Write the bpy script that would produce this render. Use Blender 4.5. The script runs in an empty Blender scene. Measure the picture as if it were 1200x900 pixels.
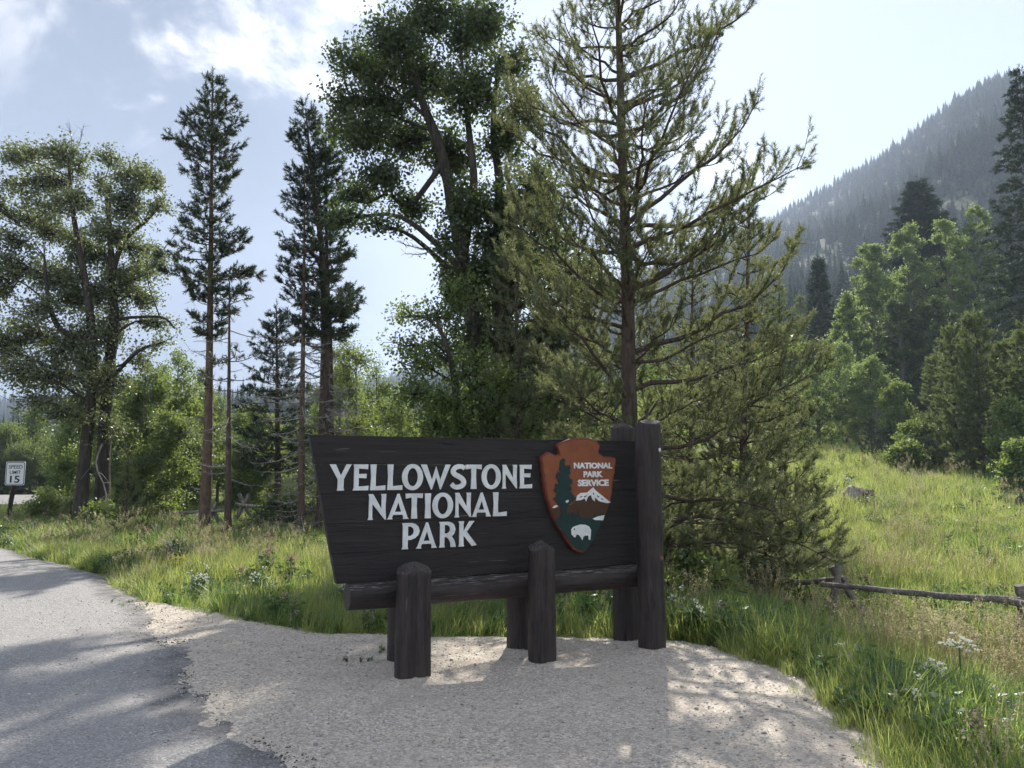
import bpy, math, random
import numpy as np
from mathutils import Vector, Matrix, Euler

scene = bpy.context.scene
COL = scene.collection
R = math.radians

# ------------------------------------------------------------------ camera
EYE = 1.6
PITCH = R(6.3)
cam_data = bpy.data.cameras.new('camera')
cam = bpy.data.objects.new('camera', cam_data)
COL.objects.link(cam)
cam.location = (0, 0, EYE)
cam.rotation_euler = (R(90) + PITCH, 0, 0)
cam_data.sensor_width = 36
cam_data.lens = 27.0
cam_data.clip_start = 0.05
cam_data.clip_end = 6000
scene.camera = cam

# ------------------------------------------------------------------ light
SUN_EL, SUN_AZ = R(36), R(10.5)          # azimuth east of the view axis (+Y)
world = bpy.data.worlds.new('World')
scene.world = world
world.use_nodes = True
SKY_STRENGTH = 0.073

def build_world():
    nt = world.node_tree
    nt.nodes.clear()
    N = nt.nodes.new
    L = nt.links.new
    out = N('ShaderNodeOutputWorld')
    bg = N('ShaderNodeBackground')
    bg.inputs['Strength'].default_value = SKY_STRENGTH
    sky = N('ShaderNodeTexSky')
    sky.sky_type = 'NISHITA'
    sky.sun_disc = False
    sky.sun_elevation = SUN_EL
    sky.sun_rotation = SUN_AZ
    sky.altitude = 2000
    sky.air_density = 1.0
    sky.dust_density = 0.7
    sky.ozone_density = 1.0
    tc = N('ShaderNodeTexCoord')
    stretch = N('ShaderNodeMapping'); stretch.inputs['Scale'].default_value = (1, 1, 1.35)
    L(tc.outputs['Generated'], stretch.inputs['Vector'])
    comb = stretch
    def noise(scale, detail, rough, off, dist=0.0):
        mp = N('ShaderNodeMapping'); mp.inputs['Location'].default_value = off
        L(comb.outputs[0], mp.inputs['Vector'])
        n = N('ShaderNodeTexNoise'); n.inputs['Scale'].default_value = scale
        n.inputs['Detail'].default_value = detail; n.inputs['Roughness'].default_value = rough
        n.inputs['Distortion'].default_value = dist
        L(mp.outputs[0], n.inputs['Vector'])
        return n.outputs['Fac']
    def ramp(fac, a, b):
        m = N('ShaderNodeMapRange'); m.interpolation_type = 'SMOOTHSTEP'
        m.inputs['From Min'].default_value = a; m.inputs['From Max'].default_value = b
        L(fac, m.inputs['Value'])
        return m.outputs[0]
    def math_(op, a, b):
        m = N('ShaderNodeMath'); m.operation = op
        for i, q in enumerate((a, b)):
            if isinstance(q, (int, float)): m.inputs[i].default_value = q
            else: L(q, m.inputs[i])
        return m.outputs[0]
    def mix(fac, a, b):
        m = N('ShaderNodeMix'); m.data_type = 'RGBA'
        if isinstance(fac, float): m.inputs['Factor'].default_value = fac
        else: L(fac, m.inputs['Factor'])
        for k, q in ((6, a), (7, b)):
            if isinstance(q, tuple): m.inputs[k].default_value = (*q, 1)
            else: L(q, m.inputs[k])
        return m.outputs[2]
    # thin overall veil of high haze cloud, with large soft patches
    veil = math_('ADD', math_('MULTIPLY', ramp(noise(1.3, 3, 0.5, (1.7, 0.3, 0)), 0.3, 0.75), 0.25), 0.62)
    base = mix(veil, sky.outputs[0], (2.45, 2.5, 2.75))
    # a heavier grey-blue cloud sheet low in the west
    dk = N('ShaderNodeVectorMath'); dk.operation = 'DOT_PRODUCT'
    L(tc.outputs['Generated'], dk.inputs[0]); dk.inputs[1].default_value = Vector((-0.80, 0.60, 0.30)).normalized()
    sheet_ = math_('MULTIPLY', ramp(math_('ADD', dk.outputs['Value'], math_('MULTIPLY', noise(2.2, 4, 0.55, (4.0, 1.0, 0), 0.3), 0.2)), 0.74, 1.0), 0.92)
    base = mix(sheet_, base, (0.5, 0.66, 0.95))
    # billowing cloud: broken white wisps with a soft underside, one bank of it in the north-west
    n1 = noise(3.6, 10, 0.6, CLOUD_OFF, 0.35)
    n2 = noise(1.4, 2, 0.5, (CLOUD_OFF[0] * 0.5 + 3.1, CLOUD_OFF[1] * 0.5, 0.4))
    dot = N('ShaderNodeVectorMath'); dot.operation = 'DOT_PRODUCT'
    L(tc.outputs['Generated'], dot.inputs[0]); dot.inputs[1].default_value = Vector((-0.40, 0.80, 0.47)).normalized()
    bank = ramp(dot.outputs['Value'], 0.90, 0.995)
    dens = math_('ADD', math_('ADD', math_('MULTIPLY', n1, 0.8), math_('MULTIPLY', n2, 0.4)), math_('MULTIPLY', bank, 0.125))
    puff = math_('MULTIPLY', ramp(dens, 0.655, 0.79), 0.9)
    sepz = N('ShaderNodeSeparateXYZ'); L(tc.outputs['Generated'], sepz.inputs[0])
    puff = math_('MULTIPLY', puff, ramp(sepz.outputs['Z'], 0.27, 0.42))
    puff = math_('MULTIPLY', puff, math_('SUBTRACT', 1.0, ramp(dk.outputs['Value'], 0.90, 0.97)))
    thick = ramp(dens, 0.78, 0.92)
    ccol = mix(thick, (7.2, 6.9, 6.7), (3.0, 3.3, 3.9))
    withc = mix(puff, base, ccol)
    L(withc, bg.inputs['Color'])
    L(bg.outputs[0], out.inputs[0])
CLOUD_OFF = (0.35, 0.8, 0.0)
build_world()

sun_data = bpy.data.lights.new('sun', 'SUN')
sun_data.energy = 2.8
sun_data.angle = R(0.7)
sun_data.color = (1.0, 0.945, 0.86)
sun = bpy.data.objects.new('sun', sun_data)
COL.objects.link(sun)
SUN_DIR = Vector((math.sin(SUN_AZ) * math.cos(SUN_EL), math.cos(SUN_AZ) * math.cos(SUN_EL), math.sin(SUN_EL)))
sun.rotation_euler = SUN_DIR.to_track_quat('Z', 'Y').to_euler()
sun.location = (10, 60, 60)

scene.view_settings.view_transform = 'Standard'
scene.view_settings.look = 'None'
scene.view_settings.exposure = 2.03
scene.view_settings.gamma = 1
scene.render.engine = 'CYCLES'
cy = scene.cycles
cy.max_bounces = 6
cy.diffuse_bounces = 3
cy.glossy_bounces = 2
cy.transmission_bounces = 5
cy.transparent_max_bounces = 8
cy.volume_bounces = 1
cy.use_denoising = True
cy.denoiser = 'OPENIMAGEDENOISE'
cy.denoising_input_passes = 'RGB_ALBEDO_NORMAL'
cy.denoising_prefilter = 'NONE'
cy.use_adaptive_sampling = True
cy.adaptive_threshold = 0.02
cy.sample_clamp_indirect = 5
cy.caustics_reflective = False
cy.caustics_refractive = False

# ------------------------------------------------------------------ measuring the photograph
def at(px, py, Y):
    """The point at forward distance Y that the photograph (1200 x 900) shows at px, py."""
    x, u = (px - 600) / 900.0, (450 - py) / 900.0
    dy = math.cos(PITCH) - u * math.sin(PITCH)
    dz = math.sin(PITCH) + u * math.cos(PITCH)
    return np.array([x / dy * Y, Y, EYE + dz / dy * Y])

def px_m(Y):
    return Y / 900.0

# ------------------------------------------------------------------ object helpers
def tag(o, label=None, cat=None, group=None, kind=None):
    if label: o['label'] = label
    if cat: o['category'] = cat
    if group: o['group'] = group
    if kind: o['kind'] = kind
    return o

def empty(name, loc, label, cat, group=None, rz=0.0):
    o = bpy.data.objects.new(name, None)
    o.empty_display_size = 0.2
    o.location = tuple(float(c) for c in loc)
    o.rotation_euler = (0, 0, rz)
    COL.objects.link(o)
    return tag(o, label, cat, group)

class MB:
    """Collects vertex and face arrays and links them as one mesh object."""
    def __init__(self):
        self.v, self.f, self.n = [], [], 0
    def add(self, v, f):
        v = np.asarray(v, dtype=np.float64).reshape(-1, 3)
        f = np.asarray(f, dtype=np.int64)
        self.v.append(v); self.f.append(f + self.n); self.n += len(v)
    def mesh(self, name, mats, smooth=True, origin=None):
        me = bpy.data.meshes.new(name)
        if self.n:
            V = np.concatenate(self.v)
            if origin is not None: V = V - np.asarray(origin)
            me.vertices.add(len(V)); me.vertices.foreach_set('co', V.astype(np.float32).ravel())
            loops = np.concatenate([f.ravel() for f in self.f])
            tot = np.concatenate([np.full(len(f), f.shape[1], dtype=np.int64) for f in self.f])
            start = np.concatenate([[0], np.cumsum(tot)[:-1]])
            me.loops.add(len(loops)); me.loops.foreach_set('vertex_index', loops.astype(np.int32))
            me.polygons.add(len(tot)); me.polygons.foreach_set('loop_start', start.astype(np.int32))
            me.polygons.foreach_set('use_smooth', np.full(len(tot), smooth))
            me.update(calc_edges=True)
        for m in (mats if isinstance(mats, (list, tuple)) else [mats]):
            me.materials.append(m)
        return me
    def build(self, name, mats, parent=None, smooth=True, origin=None):
        return link(name, self.mesh(name, mats, smooth, origin), parent)

def link(name, me, parent=None):
    o = bpy.data.objects.new(name, me)
    COL.objects.link(o)
    if parent is not None: o.parent = parent
    return o

def copy_tree(o, parent=None):
    c = o.copy()
    COL.objects.link(c)
    if parent is not None: c.parent = parent
    for ch in list(o.children):
        copy_tree(ch, c)
    return c

def smooth_path(pts, n):
    """Catmull-Rom through the points."""
    P = np.asarray(pts, dtype=float)
    if len(P) == 2:
        t = np.linspace(0, 1, n)[:, None]
        return P[0] * (1 - t) + P[1] * t
    Q = np.vstack([2 * P[0] - P[1], P, 2 * P[-1] - P[-2]])
    s = np.linspace(0, len(P) - 1, n)
    i = np.minimum(s.astype(int), len(P) - 2)
    t = (s - i)[:, None]
    a, b, c, d = Q[i], Q[i + 1], Q[i + 2], Q[i + 3]
    return 0.5 * (2 * b + (c - a) * t + (2 * a - 5 * b + 4 * c - d) * t ** 2 + (3 * b - a - 3 * c + d) * t ** 3)

def tube(mb, path, radii, sides=8, cap=True, rng=None, rough=0.0):
    P = np.asarray(path, dtype=float)
    n = len(P)
    rad = np.broadcast_to(np.asarray(radii, dtype=float), (n,))
    T = np.gradient(P, axis=0)
    T /= np.linalg.norm(T, axis=1)[:, None] + 1e-12
    ref = np.array([0, 0, 1.0]) if abs(T[0][2]) < 0.8 else np.array([1.0, 0, 0])
    A = np.cross(T, ref); A /= np.linalg.norm(A, axis=1)[:, None] + 1e-12
    B = np.cross(T, A)
    th = np.linspace(0, 2 * np.pi, sides, endpoint=False)
    rr = rad[:, None] * np.ones((1, sides))
    if rng is not None and rough > 0:
        rr = rr * (1 + rough * rng.standard_normal((n, sides)))
    V = P[:, None, :] + rr[..., None] * (np.cos(th)[None, :, None] * A[:, None, :] + np.sin(th)[None, :, None] * B[:, None, :])
    i = np.arange(n - 1)[:, None] * sides
    j = np.arange(sides)[None, :]
    k = (j + 1) % sides
    F = np.stack([i + j, i + k, i + sides + k, i + sides + j], axis=-1).reshape(-1, 4)
    mb.add(V.reshape(-1, 3), F)
    if cap:
        e = (n - 1) * sides
        for s, c in ((e, P[-1]), (0, P[0])):
            ring = V.reshape(-1, 3)[s:s + sides]
            vv = np.vstack([ring, c])
            ff = [[a, (a + 1) % sides, sides] if s else [(a + 1) % sides, a, sides] for a in range(sides)]
            mb.add(vv, ff)

def unit(v):
    return v / (np.linalg.norm(v, axis=-1, keepdims=True) + 1e-12)

def sstep(a, b, x):
    t = np.clip((np.asarray(x, dtype=float) - a) / (b - a), 0, 1)
    return t * t * (3 - 2 * t)

def vnoise(x, y, seed=0):
    """Smooth value noise on the plane, 0..1."""
    x = np.asarray(x, dtype=float); y = np.asarray(y, dtype=float)
    xi, yi = np.floor(x).astype(np.int64), np.floor(y).astype(np.int64)
    fx, fy = x - xi, y - yi
    fx, fy = fx * fx * (3 - 2 * fx), fy * fy * (3 - 2 * fy)
    def h(a, b):
        n = (a * 374761393 + b * 668265263 + seed * 974711) & 0xffffffff
        n = ((n ^ (n >> 13)) * 1274126177) & 0xffffffff
        return ((n ^ (n >> 16)) & 0xffff) / 65535.0
    return (h(xi, yi) * (1 - fx) + h(xi + 1, yi) * fx) * (1 - fy) + (h(xi, yi + 1) * (1 - fx) + h(xi + 1, yi + 1) * fx) * fy

def fbm(x, y, seed=0, oct=4):
    s, a, t = 0, 0.5, 0
    for o in range(oct):
        s = s + a * vnoise(np.asarray(x) * 2 ** o, np.asarray(y) * 2 ** o, seed + o * 17); t += a; a *= 0.5
    return s / t

# ------------------------------------------------------------------ materials
def new_mat(name):
    m = bpy.data.materials.new(name)
    m.use_nodes = True
    nt = m.node_tree
    nt.nodes.clear()
    return m, nt, nt.nodes.new, nt.links.new

def tex_noise(N, L, vec, scale, detail=4, rough=0.55, dist=0.0):
    n = N('ShaderNodeTexNoise')
    n.inputs['Scale'].default_value = scale; n.inputs['Detail'].default_value = detail
    n.inputs['Roughness'].default_value = rough; n.inputs['Distortion'].default_value = dist
    if vec is not None: L(vec, n.inputs['Vector'])
    return n.outputs['Fac']

def ramp_node(N, L, fac, stops):
    r = N('ShaderNodeValToRGB')
    el = r.color_ramp.elements
    while len(el) < len(stops): el.new(0.5)
    for e, (p, c) in zip(el, stops):
        e.position = p; e.color = (*c, 1)
    L(fac, r.inputs[0])
    return r.outputs[0]

def mixc(N, L, fac, a, b, blend='MIX'):
    m = N('ShaderNodeMix'); m.data_type = 'RGBA'; m.blend_type = blend
    if isinstance(fac, (float, int)): m.inputs['Factor'].default_value = fac
    else: L(fac, m.inputs['Factor'])
    for k, q in ((6, a), (7, b)):
        if isinstance(q, tuple): m.inputs[k].default_value = (*q, 1)
        else: L(q, m.inputs[k])
    return m.outputs[2]

def maprange(N, L, fac, a, b, c=0.0, d=1.0):
    m = N('ShaderNodeMapRange')
    for k, v in (('From Min', a), ('From Max', b), ('To Min', c), ('To Max', d)): m.inputs[k].default_value = v
    L(fac, m.inputs['Value'])
    return m.outputs[0]

def coords(N, L, kind='Object', scale=(1, 1, 1)):
    tc = N('ShaderNodeTexCoord')
    mp = N('ShaderNodeMapping'); mp.inputs['Scale'].default_value = scale
    L(tc.outputs[kind], mp.inputs['Vector'])
    return mp.outputs[0]

def world_pos(N):
    return N('ShaderNodeNewGeometry').outputs['Position']

def bump(N, L, h, strength, dist, prev=None):
    b = N('ShaderNodeBump'); b.inputs['Strength'].default_value = strength; b.inputs['Distance'].default_value = dist
    L(h, b.inputs['Height'])
    if prev is not None: L(prev, b.inputs['Normal'])
    return b.outputs[0]

def finish(N, L, color, rough=0.8, normal=None, spec=0.3):
    p = N('ShaderNodeBsdfPrincipled')
    if isinstance(color, tuple): p.inputs['Base Color'].default_value = (*color, 1)
    else: L(color, p.inputs['Base Color'])
    if isinstance(rough, (float, int)): p.inputs['Roughness'].default_value = rough
    else: L(rough, p.inputs['Roughness'])
    p.inputs['Specular IOR Level'].default_value = spec
    if normal is not None: L(normal, p.inputs['Normal'])
    o = N('ShaderNodeOutputMaterial'); L(p.outputs[0], o.inputs[0])
    return p

def leaf_mat(name, dark, mid, light, trans, tf=0.42, gloss=0.05, per_instance=False):
    m, nt, N, L = new_mat(name)
    if per_instance:
        r0 = N('ShaderNodeObjectInfo').outputs['Random']
        r1 = N('ShaderNodeNewGeometry').outputs['Random Per Island']
        a = N('ShaderNodeMath'); a.operation = 'MULTIPLY_ADD'; a.inputs[1].default_value = 0.45
        b = N('ShaderNodeMath'); b.operation = 'MULTIPLY'; b.inputs[1].default_value = 0.55
        L(r0, b.inputs[0]); L(r1, a.inputs[0]); L(b.outputs[0], a.inputs[2])
        r = a.outputs[0]
    else:
        r = N('ShaderNodeNewGeometry').outputs['Random Per Island']
    col = ramp_node(N, L, r, [(0.0, dark), (0.55, mid), (1.0, light)])
    big = tex_noise(N, L, world_pos(N), 0.9, 2)
    hs = N('ShaderNodeHueSaturation')
    L(col, hs.inputs['Color']); L(maprange(N, L, big, 0.3, 0.7, 0.485, 0.512), hs.inputs['Hue'])
    d = N('ShaderNodeBsdfDiffuse'); L(hs.outputs[0], d.inputs[0])
    t = N('ShaderNodeBsdfTranslucent')
    L(mixc(N, L, 0.65, hs.outputs[0], trans), t.inputs[0])
    ms = N('ShaderNodeMixShader'); ms.inputs[0].default_value = tf
    L(d.outputs[0], ms.inputs[1]); L(t.outputs[0], ms.inputs[2])
    g = N('ShaderNodeBsdfGlossy'); g.inputs['Roughness'].default_value = 0.42
    g.inputs['Color'].default_value = (0.8, 0.85, 0.8, 1)
    m2 = N('ShaderNodeMixShader'); m2.inputs[0].default_value = gloss
    L(ms.outputs[0], m2.inputs[1]); L(g.outputs[0], m2.inputs[2])
    o = N('ShaderNodeOutputMaterial'); L(m2.outputs[0], o.inputs[0])
    return m

def bark_mat(name, a, b, c, zs=0.25, scale=14, bmp=0.6):
    m, nt, N, L = new_mat(name)
    v = coords(N, L, 'Object', (1, 1, zs))
    n1 = tex_noise(N, L, v, scale, 6, 0.65, 0.6)
    n2 = tex_noise(N, L, world_pos(N), 1.6, 2)
    col = ramp_node(N, L, n1, [(0.3, a), (0.5, b), (0.72, c)])
    col = mixc(N, L, maprange(N, L, n2, 0.35, 0.7, 0, 0.5), col, b)
    finish(N, L, col, 0.9, bump(N, L, n1, bmp, 0.02), 0.15)
    return m

M = {}
M['leaf_cottonwood'] = leaf_mat('cottonwood leaf', (0.03, 0.05, 0.018), (0.05, 0.078, 0.026), (0.1, 0.125, 0.05), (0.17, 0.24, 0.045), 0.36, 0.05)
M['leaf_pale_lit'] = leaf_mat('pale lit cottonwood leaf', (0.06, 0.08, 0.032), (0.1, 0.125, 0.05), (0.21, 0.23, 0.12), (0.3, 0.36, 0.09), 0.4, 0.09)  # pale leaf, lightened further: stronger light and sky glints put into the colour
M['leaf_hill'] = leaf_mat('hillside leaf', (0.06, 0.1, 0.035), (0.11, 0.165, 0.06), (0.2, 0.25, 0.105), (0.42, 0.54, 0.15), 0.5, 0.03)
M['leaf_aspen'] = leaf_mat('aspen leaf', (0.05, 0.09, 0.022), (0.085, 0.14, 0.034), (0.14, 0.19, 0.06), (0.38, 0.48, 0.09), 0.48, 0.06)
M['leaf_willow'] = leaf_mat('willow leaf', (0.07, 0.12, 0.03), (0.11, 0.17, 0.04), (0.15, 0.2, 0.06), (0.34, 0.42, 0.08), 0.45, 0.05)
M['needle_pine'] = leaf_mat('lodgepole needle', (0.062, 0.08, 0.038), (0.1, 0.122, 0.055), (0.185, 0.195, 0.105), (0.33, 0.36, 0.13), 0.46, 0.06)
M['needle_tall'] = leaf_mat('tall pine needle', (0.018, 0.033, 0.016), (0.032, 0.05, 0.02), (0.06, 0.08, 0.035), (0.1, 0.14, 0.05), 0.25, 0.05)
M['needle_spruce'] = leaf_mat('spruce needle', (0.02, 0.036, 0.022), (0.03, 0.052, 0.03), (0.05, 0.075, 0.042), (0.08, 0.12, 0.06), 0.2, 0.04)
M['needle_young'] = leaf_mat('young pine needle', (0.055, 0.085, 0.032), (0.09, 0.125, 0.045), (0.15, 0.18, 0.07), (0.3, 0.36, 0.11), 0.42, 0.05)
M['needle_forest'] = leaf_mat('far conifer foliage', (0.02, 0.038, 0.02), (0.032, 0.055, 0.027), (0.06, 0.085, 0.04), (0.08, 0.12, 0.05), 0.18, 0.0, True)
M['grass'] = leaf_mat('grass blade', (0.105, 0.165, 0.035), (0.18, 0.24, 0.06), (0.27, 0.3, 0.11), (0.58, 0.64, 0.17), 0.56, 0.05, True)
M['grass_dark'] = leaf_mat('lush grass blade', (0.05, 0.11, 0.02), (0.08, 0.16, 0.034), (0.13, 0.2, 0.05), (0.32, 0.46, 0.08), 0.46, 0.06, True)
M['grass_dry'] = leaf_mat('dry grass', (0.34, 0.3, 0.17), (0.42, 0.37, 0.22), (0.5, 0.44, 0.29), (0.6, 0.54, 0.3), 0.45, 0.02, True)
M['forb'] = leaf_mat('forb leaf', (0.03, 0.075, 0.02), (0.05, 0.11, 0.03), (0.08, 0.14, 0.045), (0.2, 0.34, 0.07), 0.38, 0.06, True)
M['petal'] = leaf_mat('white petal', (0.6, 0.62, 0.52), (0.7, 0.7, 0.62), (0.78, 0.78, 0.7), (0.7, 0.72, 0.6), 0.3, 0.0)
M['petal_yellow'] = leaf_mat('yellow petal', (0.45, 0.5, 0.05), (0.55, 0.55, 0.06), (0.6, 0.6, 0.1), (0.6, 0.6, 0.1), 0.3, 0.0)
M['petal_pink'] = leaf_mat('dusty pink flower', (0.4, 0.25, 0.22), (0.48, 0.32, 0.28), (0.5, 0.38, 0.34), (0.5, 0.35, 0.3), 0.3, 0.0, True)
M['stem'] = leaf_mat('green stem', (0.08, 0.12, 0.04), (0.1, 0.14, 0.05), (0.12, 0.16, 0.06), (0.1, 0.16, 0.04), 0.1, 0.03)
M['bark_cottonwood'] = bark_mat('cottonwood bark', (0.025, 0.021, 0.018), (0.07, 0.06, 0.05), (0.13, 0.115, 0.1), 0.18, 12, 1.0)
M['bark_pine'] = bark_mat('lodgepole bark', (0.035, 0.026, 0.02), (0.105, 0.078, 0.062), (0.17, 0.135, 0.11), 0.3, 18, 0.8)
M['bark_orange'] = bark_mat('orange pine bark', (0.06, 0.042, 0.031), (0.15, 0.105, 0.075), (0.23, 0.165, 0.115), 0.3, 18, 0.7)
M['bark_aspen'] = bark_mat('aspen bark', (0.08, 0.075, 0.06), (0.17, 0.165, 0.13), (0.26, 0.25, 0.21), 0.6, 16, 0.4)
M['dead_wood'] = bark_mat('dead grey wood', (0.16, 0.15, 0.14), (0.28, 0.265, 0.245), (0.4, 0.38, 0.35), 0.3, 20, 0.5)
M['fence_wood'] = bark_mat('weathered rail wood', (0.09, 0.08, 0.07), (0.24, 0.215, 0.185), (0.4, 0.365, 0.32), 0.2, 22, 0.8)
M['fence_wood_x'] = bark_mat('weathered rail wood along its length', (0.08, 0.068, 0.06), (0.21, 0.185, 0.165), (0.38, 0.345, 0.31), 1.0, 26, 0.8)

def ground_mat():
    m, nt, N, L = new_mat('meadow soil and thatch')
    p = world_pos(N)
    n1 = tex_noise(N, L, p, 0.35, 4, 0.6)
    n2 = tex_noise(N, L, p, 9.0, 5, 0.65)
    c1 = ramp_node(N, L, n2, [(0.3, (0.05, 0.075, 0.02)), (0.5, (0.11, 0.15, 0.035)), (0.7, (0.19, 0.2, 0.07))])
    c2 = ramp_node(N, L, n2, [(0.3, (0.1, 0.11, 0.035)), (0.6, (0.22, 0.2, 0.09))])
    col = mixc(N, L, maprange(N, L, n1, 0.45, 0.68), c1, c2)
    finish(N, L, col, 0.95, bump(N, L, n2, 0.7, 0.06), 0.1)
    return m

def mountain_mat():
    m, nt, N, L = new_mat('forested mountain slope')
    p = world_pos(N)
    n1 = tex_noise(N, L, p, 0.012, 5, 0.6)
    n2 = tex_noise(N, L, p, 0.12, 4, 0.7)
    c = ramp_node(N, L, n2, [(0.3, (0.035, 0.05, 0.022)), (0.7, (0.085, 0.1, 0.045))])
    c = mixc(N, L, maprange(N, L, n1, 0.52, 0.66), c, (0.05, 0.064, 0.032))
    finish(N, L, c, 0.95, bump(N, L, n2, 0.8, 3.0), 0.05)
    return m

def gravel_mat():
    m, nt, N, L = new_mat('compacted pale gravel')
    p = world_pos(N)
    v = N('ShaderNodeTexVoronoi'); v.inputs['Scale'].default_value = 75; L(p, v.inputs['Vector'])
    v2 = N('ShaderNodeTexVoronoi'); v2.inputs['Scale'].default_value = 28; L(p, v2.inputs['Vector'])
    big = tex_noise(N, L, p, 0.9, 4, 0.6)
    mid = tex_noise(N, L, p, 6.0, 4, 0.65)
    fine = tex_noise(N, L, p, 130, 3, 0.7)
    sepc = N('ShaderNodeSeparateColor'); L(v.outputs['Color'], sepc.inputs[0])
    sep2 = N('ShaderNodeSeparateColor'); L(v2.outputs['Color'], sep2.inputs[0])
    stone = ramp_node(N, L, sepc.outputs[0], [(0.0, (0.208, 0.182, 0.151)), (0.3, (0.406, 0.361, 0.299)), (0.75, (0.562, 0.502, 0.421)), (1.0, (0.771, 0.700, 0.607))])
    dust = ramp_node(N, L, mid, [(0.3, (0.395, 0.345, 0.279)), (0.7, (0.583, 0.512, 0.421))])
    col = mixc(N, L, maprange(N, L, big, 0.35, 0.65, 0.12, 0.55), stone, dust)
    col = mixc(N, L, maprange(N, L, fine, 0.35, 0.7, 0.0, 0.45), col, (0.312, 0.269, 0.220))
    col = mixc(N, L, maprange(N, L, sep2.outputs[1], 0.8, 0.95, 0.0, 0.4), col, (0.270, 0.238, 0.201))
    track = tex_noise(N, L, p, 1.7, 5, 0.7, 1.2)
    col = mixc(N, L, maprange(N, L, track, 0.5, 0.68, 0.0, 0.5), col, (0.344, 0.299, 0.244))
    h = bump(N, L, v.outputs['Distance'], -1.0, 0.016)
    h = bump(N, L, v2.outputs['Distance'], -0.6, 0.025, h)
    h = bump(N, L, mid, 0.6, 0.05, h)
    finish(N, L, col, 0.95, h, 0.15)
    return m

def asphalt_mat():
    m, nt, N, L = new_mat('worn grey asphalt')
    p = world_pos(N)
    v = N('ShaderNodeTexVoronoi'); v.inputs['Scale'].default_value = 95; L(p, v.inputs['Vector'])
    sepc = N('ShaderNodeSeparateColor'); L(v.outputs['Color'], sepc.inputs[0])
    big = tex_noise(N, L, p, 0.45, 5, 0.6)
    mid = tex_noise(N, L, p, 3.2, 5, 0.7)
    agg = ramp_node(N, L, sepc.outputs[0], [(0.0, (0.136, 0.132, 0.128)), (0.5, (0.254, 0.247, 0.236)), (0.82, (0.330, 0.319, 0.302)), (1.0, (0.492, 0.470, 0.438))])
    col = mixc(N, L, maprange(N, L, mid, 0.35, 0.7, 0.0, 0.45), agg, (0.238, 0.231, 0.224))
    col = mixc(N, L, maprange(N, L, big, 0.42, 0.66, 0.0, 0.4), col, (0.306, 0.289, 0.273))
    # grit blown over the margin and the dark broken lip at the asphalt's own edge
    at_ = N('ShaderNodeAttribute'); at_.attribute_name = 'edge_distance'
    d = N('ShaderNodeMath'); d.operation = 'MULTIPLY_ADD'; d.inputs[1].default_value = 0.7
    L(mid, d.inputs[0]); L(at_.outputs['Fac'], d.inputs[2])
    lip = maprange(N, L, d.outputs[0], 0.33, 0.62, 0.72, 0.0)
    col = mixc(N, L, lip, col, (0.051, 0.049, 0.048))
    dust = tex_noise(N, L, p, 7.0, 4, 0.7)
    dd = N('ShaderNodeMath'); dd.operation = 'MULTIPLY_ADD'; dd.inputs[1].default_value = -1.6
    L(at_.outputs['Fac'], dd.inputs[0]); L(dust, dd.inputs[2])
    col = mixc(N, L, maprange(N, L, dd.outputs[0], 0.42, 0.64, 0.0, 0.7), col, (0.356, 0.327, 0.290))
    h = bump(N, L, v.outputs['Distance'], -0.6, 0.008)
    h = bump(N, L, mid, 0.25, 0.03, h)
    finish(N, L, col, 0.86, h, 0.3)
    return m

def road_mat():
    m, nt, N, L = new_mat('pale highway asphalt')
    n = tex_noise(N, L, world_pos(N), 2.0, 4)
    finish(N, L, ramp_node(N, L, n, [(0.3, (0.2, 0.19, 0.18)), (0.7, (0.27, 0.255, 0.24))]), 0.9)
    return m

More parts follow.
